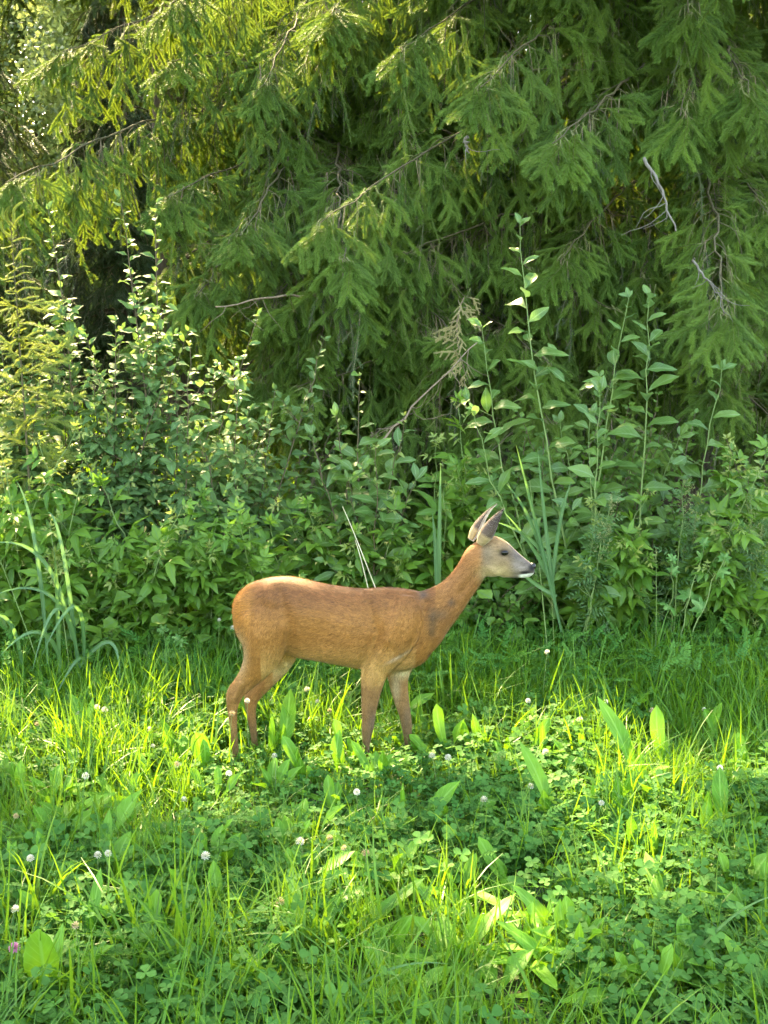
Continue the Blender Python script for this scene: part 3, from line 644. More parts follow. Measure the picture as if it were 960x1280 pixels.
docks = [  # leaf tip px, py, height of leaf px, leaves, fat, label
    (70, 1135, 85, 2, 1, 'broad rounded bright leaf standing alone in the grass near the lower edge'), (140, 990, 62, 4, 0, 'tall broad leaves beside the small sunlit patch of clover'), (118, 1120, 50, 3, 0, 'dull broad leaves next to the bright rounded leaf'),
    (15, 935, 45, 3, 0, 'narrow broad leaves at the picture edge below the reed clump'), (180, 1110, 60, 4, 0, 'group of broad leaves above the lowest clover mat'), (280, 1080, 50, 5, 0, 'cluster of upright dark leaves below the sunlit clover'),
    (300, 1170, 60, 5, 0, 'loose rosette of yellow green leaves by the tall grass tuft'), (262, 905, 45, 2, 1, 'round leaf glowing just behind the hind hooves'), (385, 915, 50, 4, 0, 'sunlit torn leaves between the hind and the front legs'),
    (495, 1195, 55, 2, 0, 'single rounded leaf near the lower edge below the deer'), (480, 1130, 60, 3, 0, 'leaf pair left of the feathery vetch'), (552, 1090, 45, 2, 0, 'single upright leaf under the front hooves'),
    (595, 1128, 35, 2, 0, 'short blunt leaf beside the feathery vetch patch'), (640, 1045, 55, 3, 0, 'two pale leaves standing above the feathery vetch patch'), (690, 1108, 50, 2, 0, 'notched upright leaf on the feathery vetch patch'),
    (590, 893, 40, 3, 0, 'yellow lit leaves right in front of the chest'), (658, 892, 48, 3, 0, 'tall jagged leaf glowing yellow in the sun band'), (628, 925, 40, 3, 0, 'low glowing leaf between two taller sunlit ones'),
    (722, 905, 40, 2, 0, 'slender sunlit leaf in the middle of the sun band'), (785, 905, 62, 4, 0, 'tall oval leaf pair in the brightest part of the sun band'), (825, 890, 55, 4, 0, 'cluster of lit leaves behind the tall oval pair'),
    (530, 970, 55, 4, 0, 'dark leaves straight below the front hooves'), (560, 880, 50, 4, 0, 'shaded leaves in front of the far foreleg'), (680, 960, 55, 4, 0, 'shaded upright leaves below the tall jagged leaf'),
    (905, 980, 50, 3, 0, 'sunlit leaves near the picture edge under the sun band'), (940, 915, 40, 3, 0, 'bright leaves at the end of the sun band'), (720, 1130, 50, 3, 0, 'shaded leaves right of the feathery vetch patch'), (860, 1150, 60, 4, 0, 'leaves under the long arching grass blade'),
    (20, 1055, 45, 3, 0, 'leaves at the picture edge level with the front hooves'), (215, 900, 45, 4, 0, 'broad leaves behind the white clover heads'), (345, 880, 50, 4, 0, 'shaded leaves under the belly'), (430, 900, 50, 4, 0, 'shaded leaves behind the near foreleg'),
    (110, 880, 40, 3, 0, 'leaves at the foot of the bramble shrubs'), (60, 1040, 45, 4, 0, 'leaves left of the tall broad pair'), (660, 1130, 50, 3, 0, 'leaf group at the middle of the feathery vetch'), (800, 1020, 50, 4, 0, 'leaf group below the brightest sunlit grass'),
    (440, 1040, 50, 4, 0, 'leaf group between clover heads below the deer'), (380, 1000, 45, 3, 0, 'leaf group under the sunlit torn leaves'), (490, 860, 40, 3, 0, 'shaded leaves between the two forelegs'), (760, 960, 50, 4, 0, 'leaf group among the yellow grass blades'),
    (900, 880, 40, 3, 0, 'leaves just above the sun band by the picture edge'), (835, 1090, 50, 3, 0, 'dark leaf group in the shaded clover'), (240, 1200, 60, 4, 0, 'leaf group near the lower edge by the fine grass'), (400, 1190, 50, 3, 0, 'half hidden leaves in the lowest tall grass tuft')]
for i, (px, py, hp, n, fat, lab) in enumerate(docks):
    r = np.random.default_rng(300 + i); yb = py + hp * 1.5; b_ = G(px, yb); b_[2] = 0; sc = b_[1]; Lm = hp * sc / FPX * 1.2
    t = thing('broad_leaf_plant', lab, 'plant', b_, 'broad leaved plants in the meadow')
    for k in range(n + 2):
        l = Lm * (1 if k == 0 else r.uniform(.6, .95)); base = b_ + (np.r_[r.normal(0, .022, 2), 0] if k else 0); me = FAT[k % 2] if fat and k == 0 else DOCK[int(r.integers(5))]
        a = r.uniform(0, 6.28); lean = r.uniform(.1, .5) if k == 0 else r.uniform(.2, .8); d = norm([math.cos(a) * lean, math.sin(a) * lean, 1]) if k < 3 else norm([math.cos(a), math.sin(a), .5]); s = l / .15
        top = hp * .35 * sc / FPX if k == 0 else 0
        leaf_part(me, t, base + [0, 0, .25 * top], d, norm([r.normal(0, .9), -1, .3]) if k < 2 else norm([math.cos(a), -abs(math.sin(a)), .4]), s * (1.1 if k == 0 else 1))
    # petioles are part of each leaf mesh

r = np.random.default_rng(77)
for k in range(84):
    px, py = r.uniform(0, 960), 900 + 378 * ((k * .618) % 1)
    lab = 'low half hidden plant' if 1 else ('low broad leaved plant half hidden in the grass near the lower edge' if py > 1150 else 'low broad leaved plant half hidden in the clover below the deer') if py > 1000 else 'low broad leaved plant half hidden in the grass level with the hooves'
    b_ = G(px, py); b_[2] = 0; t = thing('broad_leaf_plant', lab, 'plant', b_, 'low leafy plants spread through the meadow'); t['row'] = int((py - 900) // 63); t['px'] = float(px); a0 = r.uniform(0, 6.28)
    for j in range(int(r.integers(4, 8))):
        a = a0 + j * 2.4; ln_ = r.uniform(.12, .9); leaf_part(DOCK[int(r.integers(5))], t, b_, norm([math.cos(a) * ln_, math.sin(a) * ln_, 1]), norm([math.cos(a) * -.6 + r.normal(0, .3), math.sin(a) * -.6 - .3, .8]), r.uniform(.6, 1.05))
rows_ = ['level with the hind hooves', 'level with the front hooves', 'just below the front hooves', 'midway below the hooves', 'above the bright rounded leaf', 'level with the bright rounded leaf']
ords = ['leftmost', 'second from the left', 'third from the left', 'fourth from the left', 'fifth from the left', 'sixth from the left', 'seventh from the left', 'eighth from the left', 'ninth from the left', 'tenth from the left', 'eleventh from the left', 'twelfth from the left', 'thirteenth from the left', 'fourteenth from the left', 'fifteenth from the left', 'sixteenth from the left']
hid = [o for o in COL.objects if 'row' in o.keys()]
for k in range(6):
    for j, o in enumerate(sorted([o for o in hid if o['row'] == k], key=lambda o: o['px'])): o['label'] = f'{ords[j]} low leafy plant {rows_[k]}'
for o in hid: del o['row']; del o['px']
# ------------------------------------------------------------------ clover heads
def head_mesh(seed, mat, R=.0095, n=46, up=.2):
    r = np.random.default_rng(seed); V, F = [], []
    for i in range(n):
        z = 1 - 2 * (i + .5) / n * .78; a = i * 2.39996; d = norm(np.array([math.cos(a) * math.sqrt(max(0, 1 - z * z)), math.sin(a) * math.sqrt(max(0, 1 - z * z)), z])); s = norm(np.cross(d, [0.1, .2, 1])); d2 = norm(d + [0, 0, up])
        c = len(V); V += [d * R * .3 - s * .0012, d * R * .3 + s * .0012, d * R * .7 + d2 * R * .35 + s * .0016, d * R * .7 + d2 * R * .45 - s * .0016]; F += [(c, c + 1, c + 2), (c, c + 2, c + 3)]
    return mesh('head' + str(seed), np.array(V), np.array(F), mat, None, False)
M['petal'] = leafmat('clover_petal', (.62, .60, .48), (.78, .76, .66), trans=(.8, .78, .62), tf=.3, rough=.6, noise=200)
M['petal_brown'] = leafmat('withered_petal', (.38, .28, .14), (.6, .48, .30), trans=(.6, .5, .3), tf=.3, rough=.8, noise=200)
M['petal_pink'] = leafmat('pink_petal', (.55, .16, .35), (.65, .3, .45), trans=(.7, .3, .5), tf=.3, rough=.6, noise=200)
HW = [head_mesh(i, M['petal']) for i in range(3)]; HB = [head_mesh(5 + i, M['petal_brown'], .009, 40, -.4) for i in range(2)]; HP = [head_mesh(9, M['petal_pink'], .011, 60)]
fl = [(97, 892, 'w'), (121, 884, 'w'), (131, 887, 'w'), (187, 912, 'w'), (191, 933, 'w'), (107, 970, 'w'), (221, 955, 'b'), (286, 967, 'w'), (122, 1069, 'w'), (135, 1067, 'w'), (38, 1073, 'w'), (19, 1137, 'w'), (18, 1185, 'p'), (20, 1020, 'b'), (46, 905, 'b'),
      (257, 1070, 'w'), (412, 1047, 'b'), (430, 1060, 'b'), (457, 1066, 'b'), (375, 1052, 'w'), (446, 990, 'w'), (293, 880, 'w'), (309, 876, 'w'), (290, 892, 'b'), (397, 877, 'w'), (412, 888, 'b'), (384, 862, 'w'), (684, 815, 'w'), (757, 877, 'w'), (660, 876, 'w'),
      (682, 940, 'w'), (663, 983, 'w'), (752, 1004, 'w'), (880, 887, 'w'), (605, 1000, 'w'), (560, 947, 'w'), (725, 900, 'w'), (815, 888, 'b'), (350, 1127, 'b'), (94, 1157, 'b'), (274, 775, 'w'), (291, 785, 'w'), (343, 945, 'w'), (230, 1000, 'w'), (540, 945, 'w'), (900, 960, 'w')]
where = {0: 'beside the bramble shrub foot', 1: 'in the meadow', 2: 'in the meadow'}
def near_what(px, py):
    if py < 800: return 'on a tall stalk just behind the rump of the deer'
    if 270 < px < 320 and py < 900: return 'in front of the hock of the deer'
    if 335 < px < 440 and py < 900: return 'under the belly of the deer'
    if px < 230 and py < 945: return 'in the grass at the foot of the bramble shrubs'
    if px < 260 and py < 1100: return 'near the tall broad leaves in the shaded clover'
    if px < 120: return 'by the bright rounded leaf near the lower edge'
    if px < 500: return 'in the clover below the deer'
    if py < 850: return 'in the taller growth right of the chest'
    return 'in or beside the yellow sunlit band of grass'
kindw = {'w': 'white clover head', 'b': 'withered brownish clover head', 'p': 'pink clover head'}
cnt = {}
for i, (px, py, c) in enumerate(fl):
    hgt = .16 if py > 850 else .30
    if i in (21, 22, 23): hgt = .26
    # stand on the ground where a stalk of this height reaches the spot
    u = (px - 480) / FPX; v = (640 - py) / FPX; d = np.array([u, cp + v * sp_, -sp_ + v * cp]); q = np.array([0, 0, CAM_H]) + d * ((hgt - CAM_H) / d[2])
    base = q.copy(); base[2] = 0; base[0] += rng.normal(0, .015)
    lab0 = f'{kindw[c]} {near_what(px, py)}'; cnt.setdefault(lab0, []).append(i)
    grp = 'clover heads in the meadow'
    t = thing('clover_flower', lab0, 'flower', base, grp)
    path = bez(base, (base + q) / 2 + [rng.normal(0, .012), 0, .02], q, 7); me = Soup(); me.add(*tube(path, np.linspace(.0013, .0009, 7), 5)); obj('stem', me.mesh('stem', M['stem']), t)
    hm = {'w': HW, 'b': HB, 'p': HP}[c]; o = bpy.data.objects.new('flower_head', hm[i % len(hm)]); link(o, t); o.location = [float(a) for a in q]; s = rng.uniform(.85, 1.25); o.scale = (s, s, s); o.rotation_euler = (rng.normal(0, .3), rng.normal(0, .3), rng.uniform(0, 6))
# ------------------------------------------------------------------ shrubs, shoots, reeds
def shrub(name, label, cat, bx, by, bw, stems, leaf, seed, gap=.03, start=.15, twigs=3, twl=.25, cap=220, rad=.005, stemmat='stem_brown', up=.4, s=(.7, 1.2), young=None, group=None, curve=.55, facing=.6, bd=None):
    """stems: list of (tip point). Leaves along every stem and twig; the nearest are objects of their own, the rest one mass"""
    r = np.random.default_rng(seed + 500); t = thing(name, label, cat, (bx, by, 0), group); LV = []
    def leaves(path, g, f0, big=1.0):
        cum = np.r_[0, np.cumsum(np.linalg.norm(np.diff(path, axis=0), axis=1))]; q = f0 * cum[-1]; a = r.uniform(0, 6.28)
        while q < cum[-1]:
            f = q / cum[-1]; p = np.array([np.interp(q, cum, path[:, j]) for j in range(3)]); i = min(len(path) - 2, int(np.searchsorted(cum, q)) - 1 if q > 0 else 0); ax = norm(path[i + 1] - path[i])
            a += 2.4 + r.normal(0, .25); h = np.array([math.cos(a), math.sin(a) - .25, 0]); h = norm(h - ax * (h @ ax)); d = norm(h + ax * (up + .5 * f) + r.normal(0, .12, 3) + np.array([0, 0, -.1]))
            nr = norm(np.array([0, -facing, 1.0]) + ax * .3 + r.normal(0, .28, 3)); sc = r.uniform(*s) * big * (1 - .45 * max(0, f - .75) / .25)
            LV.append((p, eul(frame(d, nr)), sc, f)); q += g * r.uniform(.65, 1.35)
        for k in range(3):  # terminal leaves
            d = norm(norm(path[-1] - path[-2]) + r.normal(0, .8, 3)); LV.append((path[-1], eul(frame(d, norm([0, -1, .7]))), r.uniform(.25, .6) * big, 1.1))
    for k, tip in enumerate(stems):
        tip = np.array(tip, float); b0 = np.array([bx + r.uniform(-bw, bw), by + r.uniform(-.2, .2) if bd is None else by + r.uniform(-bd, bd), -.02]); c = b0 * (1 - curve) + tip * curve; c[2] = tip[2] * .62
        n = 14; path = bez(b0, c, tip, n); path[1:-1] += r.normal(0, .006, (n - 2, 3)); h = tip[2]; sp = Soup(); sp.add(*tube(path, np.linspace(rad * (.6 + .4 * h), .0014, n), 6))
        leaves(path, gap, start)
        for w in range(twigs):
            f = r.uniform(.2, .8); i = int(f * (n - 1)); a = r.uniform(0, 6.28); d = norm(np.array([math.cos(a), math.sin(a) - .2, r.uniform(.5, 1.3)])); l = twl * r.uniform(.5, 1.2) * (1.2 - f)
            pth = bez(path[i], path[i] + d * l * .5 + np.array([0, 0, -.01]), path[i] + d * l + np.array([0, 0, .05 * l]), 6); sp.add(*tube(pth, np.linspace(.002, .001, 6), 4)); leaves(pth, gap * .9, .2, .9)
        obj('stem', sp.mesh('stem', M[stemmat]), t)
    LV.sort(key=lambda q: q[0][1]); r2 = np.random.default_rng(seed)
    inv = Matrix.Translation((-bx, -by, 0)); me_l = LF[leaf]; me_y = LF[young] if young else None
    vis = []; rest = []
    P_ = np.array([q[0] for q in LV]); px, py = pix(P_)
    for q, a, b_ in zip(LV, px, py):
        (vis if len(vis) < cap and -20 < a < 980 else rest).append(q)
    for p_, e, sc, f in vis:
        me = me_y[int(r2.integers(len(me_y)))] if me_y and f > .82 and r2.random() < .75 else me_l[int(r2.integers(len(me_l)))]
        o = bpy.data.objects.new('leaf', me); COL.objects.link(o); o.parent = t; o.matrix_parent_inverse = inv; o.location = [float(v) for v in p_]; o.rotation_euler = e; o.scale = (sc, sc, sc)
    if rest: scatter('foliage', CL[leaf], [q[0] for q in rest], [q[1] for q in rest], [q[2] for q in rest], r2.integers(0, len(me_l), len(rest)), t)
    return t
def tips(n, x0, x1, y0, y1, Y0, Y1, seed, top=None):
    r = np.random.default_rng(seed); out = []
    for i in range(n):
        px = x0 + (x1 - x0) * (i + r.uniform(.1, .9)) / n; py = r.uniform(y0, y1)
        if top is not None: py = max(py, np.interp(px, *top))
        out.append(P(px, py, r.uniform(Y0, Y1)))
    return out
top = ([0, 60, 150, 200, 260, 330, 400], [400, 420, 400, 390, 430, 470, 560])
W = 'willow shrubs along the meadow edge'
shrub('willow_shrub', 'grey green small leaved willow shrub with two thin leaders rising against the spruce', 'willow', -1.45, 5.85, .32,
      [P(150, 248, 5.7), P(195, 254, 5.7), P(60, 262, 5.8)] + tips(16, 90, 250, 360, 560, 5.5, 6.0, 1, top), 'willow', 1, gap=.033, start=.3, twigs=13, twl=.34, cap=290, young='young', group=W)
shrub('willow_shrub', 'grey green willow shrub between the tall leaders and the gap, with white specks of glare', 'willow', -.95, 5.8, .3,
      [P(322, 395, 5.6), P(405, 425, 5.8)] + tips(17, 220, 350, 420, 620, 5.4, 5.9, 2, top), 'willow', 2, gap=.033, start=.25, twigs=13, twl=.34, cap=290, young='young', group=W)
shrub('willow_shrub', 'willow shrub behind the young yellow spruce by the picture edge', 'willow', -2.0, 6.0, .35, tips(11, -30, 110, 400, 580, 5.7, 6.1, 3, top), 'willow', 3, gap=.026, start=.3, twigs=10, twl=.34, cap=220, young='young', group=W)
BB = 'bramble like shrubs with compound leaves'
shrub('bramble_shrub', 'dense bush of drooping compound leaves under the grey green willow', 'shrub', -1.15, 5.35, .35, tips(13, 90, 270, 580, 740, 5.05, 5.4, 4), 'berry', 4, gap=.055, start=.1, twigs=3, twl=.2, cap=290, stemmat='stem', young='berry_young', group=BB, s=(.75, 1.15))
shrub('bramble_shrub', 'lighter bush of compound leaves at the picture edge above the reed clump', 'shrub', -1.75, 5.45, .35, tips(12, -30, 110, 540, 720, 5.1, 5.5, 5), 'berry', 5, gap=.055, start=.1, twigs=3, twl=.2, cap=260, stemmat='stem', young='berry_young', group=BB)
shrub('bramble_shrub', 'low bush of compound leaves right behind the rump of the deer', 'shrub', -.72, 5.45, .3, tips(10, 240, 340, 640, 760, 5.1, 5.4, 6), 'berry', 6, gap=.055, start=.08, twigs=3, twl=.2, cap=220, stemmat='stem', group=BB)
shrub('bramble_shrub', 'dark bush of compound leaves above the back of the deer', 'shrub', -.2, 5.6, .42, tips(12, 330, 520, 590, 720, 5.3, 5.6, 7), 'berry', 7, gap=.055, start=.1, twigs=3, twl=.2, cap=260, stemmat='stem', young='berry_young', group=BB)
shrub('bramble_shrub', 'upright bush with long compound leaves between the broad willow shoots and the ears', 'shrub', .3, 5.75, .28, [P(572, 505, 5.6), P(545, 555, 5.5)] + tips(8, 520, 640, 560, 680, 5.4, 5.7, 8), 'berry', 8, gap=.055, start=.15, twigs=3, twl=.2, cap=240, stemmat='stem', young='berry_young', group=BB, s=(.8, 1.25))
shrub('willow_shrub', 'broad leaved willow shoots in the middle above the back of the deer', 'willow', -.12, 5.65, .14, [P(450, 470, 5.4), P(505, 520, 5.4), P(420, 520, 5.5), P(390, 545, 5.6), P(470, 560, 5.3), P(520, 600, 5.4), P(435, 600, 5.4)], 'willow_big', 9, gap=.038, start=.3, twigs=3, twl=.3, cap=240, stemmat='stem_brown', young='young', group=W, s=(.6, 1.05))
SG = 'tall willow shoots right of the deer'
def shoot(lab, base, tipl, seed, **kw):
    kw.setdefault('gap', .055); kw.setdefault('up', .25); kw.setdefault('facing', .95); kw.setdefault('start', .25)
    return shrub('willow_shoot', lab, 'willow', base[0], base[1], .06, tipl, 'willow_big', seed, twigs=kw.pop('twigs', 2), twl=.26, cap=200, stemmat='stem', young=None, group=SG, bd=.05, **kw)
g1 = P(700, 545, 5.5)
shoot('tallest willow shoot, whose pale tip stands out against the dead twigs', (1.0, 5.5), [P(650, 280, 5.4)], 21, s=(.7, 1.15), curve=.85)
shoot('willow shoot bending from the foot of the tallest one towards the deer ears', (.95, 5.5), [P(602, 408, 5.4), P(592, 512, 5.3)], 22, s=(.7, 1.15), curve=.85, gap=.065)
shoot('willow shoot leaning towards a tip with a white glare fleck', (1.05, 5.6), [P(786, 372, 5.5)], 23, s=(.75, 1.15), curve=.5)
shoot('straight willow shoot with a folded light green top leaf', (1.32, 5.6), [P(812, 372, 5.5)], 24, s=(.75, 1.15), curve=.9)
shoot('short willow shoot with one large upper leaf near the drooping bough tip', (1.45, 5.6), [P(902, 462, 5.5)], 25, s=(.8, 1.25), curve=.5, gap=.065)
shoot('thin pale willow shoot in front of the others, level with the tip of the reed', (1.0, 5.35), [P(750, 492, 5.2), P(738, 520, 5.3)], 26, s=(.55, .95), curve=.9)
shoot('leafy willow shoot hidden low between the two tallest ones', (1.15, 5.75), [P(700, 530, 5.6), P(850, 545, 5.7), P(670, 570, 5.6)], 27, twigs=3, s=(.6, 1.0))
shrub('bramble_shrub', 'bright bush of compound leaves by the picture edge under the short willow shoot', 'shrub', 1.75, 5.6, .3, tips(12, 850, 990, 560, 720, 5.1, 5.5, 61), 'berry', 61, gap=.05, start=.08, twigs=3, twl=.2, cap=240, stemmat='stem', young='berry_young', group=BB)
shrub('bramble_shrub', 'bush of compound leaves between the reed and the lobed leaves', 'shrub', 1.1, 5.5, .28, tips(11, 690, 830, 590, 730, 5.15, 5.5, 62), 'berry', 62, gap=.05, start=.08, twigs=3, twl=.2, cap=240, stemmat='stem', young='berry_young', group=BB)
U = 'undergrowth bushes right of the deer'
shrub('undergrowth_bush', 'dark round leaved bush behind the reed and the muzzle', 'shrub', .95, 5.75, .4, tips(18, 640, 790, 500, 720, 5.5, 5.9, 31), 'round', 31, gap=.024, start=.1, twigs=4, twl=.25, cap=290, group=U, stemmat='stem_brown')
shrub('undergrowth_bush', 'round leaved bush under the folded willow leaf', 'shrub', 1.45, 5.85, .4, tips(18, 770, 890, 490, 720, 5.5, 5.9, 32), 'round', 32, gap=.024, start=.1, twigs=4, twl=.25, cap=290, group=U)
shrub('undergrowth_bush', 'lighter round leaved bush cut by the picture edge below the drooping bough', 'shrub', 2.0, 5.8, .35, tips(15, 880, 1000, 500, 700, 5.4, 5.8, 33), 'round', 33, gap=.024, start=.1, twigs=4, twl=.25, cap=260, group=U, young='young')
shrub('undergrowth_bush', 'low dark bush under the throat of the deer', 'shrub', .55, 5.6, .4, tips(10, 560, 690, 640, 760, 5.3, 5.6, 34), 'round', 34, gap=.034, start=.05, twigs=3, twl=.2, cap=220, group=U)
shrub('undergrowth_bush', 'shaded bush filling the gap behind the willow leaders', 'shrub', -.6, 6.25, .6, tips(14, 200, 480, 520, 660, 6.1, 6.4, 35), 'round', 35, gap=.036, start=.05, twigs=4, twl=.25, cap=60, group=U)
shrub('undergrowth_bush', 'shaded bush filling the gap behind the tall willow shoots', 'shrub', 1.1, 6.35, .9, tips(16, 560, 960, 540, 640, 6.2, 6.5, 36), 'round', 36, gap=.036, start=.05, twigs=4, twl=.25, cap=60, group=U)
shrub('lobed_plant', 'large lobed light green leaves low beside the tall grass stalk', 'plant', 1.35, 5.35, .12, [P(840, 700, 5.1), P(880, 680, 5.2), P(905, 700, 5.15), P(760, 690, 5.2), P(925, 655, 5.3)], 'maple', 41, gap=.16, start=.6, twigs=0, cap=60, stemmat='stem', s=(.7, 1.1), facing=1.2, group='plants with large lobed leaves')
shrub('lobed_plant', 'dull large leaf low at the foot of the bramble bush', 'plant', -.95, 5.0, .08, [P(225, 800, 4.9), P(205, 790, 4.95)], 'maple', 42, gap=.2, start=.7, twigs=0, cap=40, stemmat='stem', s=(.8, 1.2), facing=1.2, group='plants with large lobed leaves')
def mugwort(lab, base, tip_, seed):
    t = shrub('mugwort_plant', lab, 'plant', base[0], base[1], .06, tip_, 'mug', seed, gap=.03, start=.2, twigs=3, twl=.2, cap=150, stemmat='stem', s=(.8, 1.3), group='weeds with pale seed spikes')
    r = np.random.default_rng(seed)
    for tp in tip_:
        sp = Soup()
        for k in range(12):
            a = r.uniform(0, 6.28); b0 = tp + [0, 0, -.02 - k * .016]; l = .03 + .006 * k * r.uniform(.5, 1); e = b0 + [math.cos(a) * l, math.sin(a) * l, l * 1.1]; pth = np.linspace(b0, e, 6)
            for q in pth[1:]:
                for m_ in range(4): R = np.array(Euler(r.uniform(0, 6, 3)).to_matrix()); sp.add(*xf(leaf_geo(.008, .005, 2), R, q + r.normal(0, .003, 3)))
        obj('seed_spike', sp.mesh('seed_spike', M['seed']), t)
mugwort('weed with two pale seed spikes beside the folded willow leaf shoot', (1.35, 5.45), [P(855, 600, 5.3), P(870, 640, 5.35)], 51)
mugwort('weed with a low pale seed spike right of the reed', (.98, 5.3), [P(757, 655, 5.15), P(765, 620, 5.2)], 52)
mugwort('weed with pale seed spikes at the picture edge', (1.8, 5.4), [P(938, 620, 5.2), P(952, 655, 5.2), P(915, 660, 5.3)], 53)
# ---- reeds and single long grasses
def blade(path, w, twist=0., face=(0, -1, .3)):
    path = np.asarray(path); k = len(path); t = norm(np.gradient(path, axis=0)); s = norm(np.cross(t, face)); ts = np.linspace(0, 1, k); V, U, F = [], [], []
    for i in range(k):
        n_ = norm(np.cross(s[i], t[i])); wt = w * (min(1, .5 + ts[i] * 2)) * (1 - ts[i] ** 3) * .5 + .0004
        V += [path[i] - s[i] * wt + n_ * wt * .4, path[i], path[i] + s[i] * wt + n_ * wt * .4]; U += [(0, ts[i]), (.5, ts[i]), (1, ts[i])]
    for i in range(k - 1):
        for j in range(2): p_ = i * 3 + j; F += [(p_, p_ + 1, p_ + 4), (p_, p_ + 4, p_ + 3)]
    return np.array(V), np.array(F), np.array(U)
def reed(lab, base, blades, stalks=(), group=None, w=.016, mat='reed', name='reed_plant'):
    t = thing(name, lab, 'grass', base, group)
    for a, b_, c in blades: obj('leaf', mesh('reed_blade', *(lambda g: (g[0], g[1], M[mat], g[2]))(blade(bez(a, b_, c, 12), w))), t)
    for a, b_ in stalks: obj('stem', (lambda s_: (s_.add(*tube(bez(a, (np.array(a) + b_) / 2 + [.01, 0, 0], b_, 8), np.linspace(.003, .0012, 8), 5)), s_.mesh('stalk', M['stem'] if mat != 'straw' else M['straw']))[1])(Soup()), t)
    return t
b0 = P(690, 775, 5.0); b0[2] = 0; RG = 'reeds with long blades'
f_ = lambda px, py, Y=5.0: P(px, py, Y)
reed('reed with a sheaf of long blades just ahead of the muzzle', b0, [(f_(702, 790), f_(672, 660), f_(645, 556, 4.9)), (f_(690, 740), f_(668, 640), f_(633, 605, 4.9)), (f_(695, 760), f_(680, 650), f_(672, 560)), (f_(688, 730), f_(672, 685), f_(630, 640, 4.8)),
      (f_(683, 700), f_(665, 665), f_(618, 652, 4.8)), (f_(690, 735), f_(697, 640), f_(715, 600)), (f_(696, 745), f_(660, 730), f_(628, 690, 4.75))], [(b0 * [1, 1, 0], f_(662, 600))], RG, .017)
b1 = P(90, 850, 4.85); b1[2] = 0
reed('clump of broad arching blades at the edge of the bramble bush', b1, [(f_(100, 850, 4.8), f_(92, 700, 4.8), f_(-10, 745, 4.7)), (f_(98, 820, 4.8), f_(75, 690, 4.7), f_(40, 840, 4.6)), (f_(105, 830, 4.8), f_(110, 690, 4.7), f_(52, 820, 4.6)), (f_(90, 800, 4.8), f_(70, 660, 4.8), f_(-15, 680, 4.7)),
      (f_(80, 840, 4.8), f_(60, 750, 4.7), f_(0, 820, 4.6)), (f_(60, 830, 4.8), f_(48, 640, 4.8), f_(20, 600, 4.9)), (f_(100, 860, 4.8), f_(80, 640, 4.8), f_(60, 640, 4.9)), (f_(75, 860, 4.8), f_(72, 720, 4.8), f_(68, 690, 4.6)), (f_(30, 850, 4.8), f_(20, 740, 4.7), f_(-20, 780, 4.7)),
      (f_(95, 840, 4.8), f_(150, 760, 4.8), f_(150, 850, 4.7)), (f_(110, 870, 4.8), f_(115, 770, 4.7), f_(65, 880, 4.5))], [(b1 * [1, 1, 0], f_(62, 655, 4.85)), (b1 * [1, 1, 0] - [.1, 0, 0], f_(0, 700, 4.85))], RG, .018)
b2 = P(550, 760, 5.15); b2[2] = 0
reed('single upright reed blade between the bush and the far ear', b2, [(f_(548, 760, 5.1), f_(549, 660, 5.1), f_(551, 578, 5.1)), (f_(546, 750, 5.1), f_(546, 680, 5.1), f_(540, 640, 5.1))], [(b2 * [1, 1, 0], f_(549, 640, 5.1))], RG, .02)
b3 = P(470, 800, 4.9); b3[2] = 0
for i, (x1, y1, x0, y0, lab) in enumerate([(428, 633, 467, 735, 'long dry pale stalk leaning above the back of the deer'), (444, 675, 458, 735, 'shorter dry pale stalk next to the long one above the back')]):
    a, b_ = P(x0, y0, 4.75), P(x1, y1, 4.75); d = (a - b_); a2 = a + d * (a[2] / -d[2]) * 1.0; t = thing('dry_stalk', lab, 'stalk', a2 * [1, 1, 0], 'dry stalks behind the deer'); sp = Soup(); sp.add(*tube(bez(a2, (a + b_) / 2 + [.012, 0, .01], b_, 12), np.linspace(.0035, .0016, 12), 6)); obj('stem', sp.mesh('stem', M['straw']), t)
    sp = Soup(); sp.add(*blade(bez(a2 * .55 + b_ * .45, a2 * .45 + b_ * .55 + [.05, 0, .04], a2 * .5 + b_ * .5 + [.1, 0, -.05], 7), .007)); obj('leaf', sp.mesh('dry_leaf', M['straw']), t)
# long arching blades in the foreground
for i, (x0, y0, x1, y1, x2, y2, lab) in enumerate([(845, 1190, 905, 1130, 975, 1118, 'long blue green blade arching out of the picture near the lower edge'), (660, 1165, 760, 1140, 800, 1190, 'thin long blade bent over the feathery vetch'), (400, 1240, 470, 1190, 560, 1205, 'long pale blade bent over in the lowest grass')]):
    Y = G(x0, y0 + 40)[1]; a = P(x0, y0 + 40, Y); a[2] = 0; bend = bez(a, P(x1, y1, Y - .02), P(x2, y2, Y - .06), 14); t = thing('arching_grass', lab, 'grass', a, 'long arching grass blades'); obj('leaf', mesh('blade', *(lambda g: (g[0], g[1], M['reed'], g[2]))(blade(bend, .007))), t)
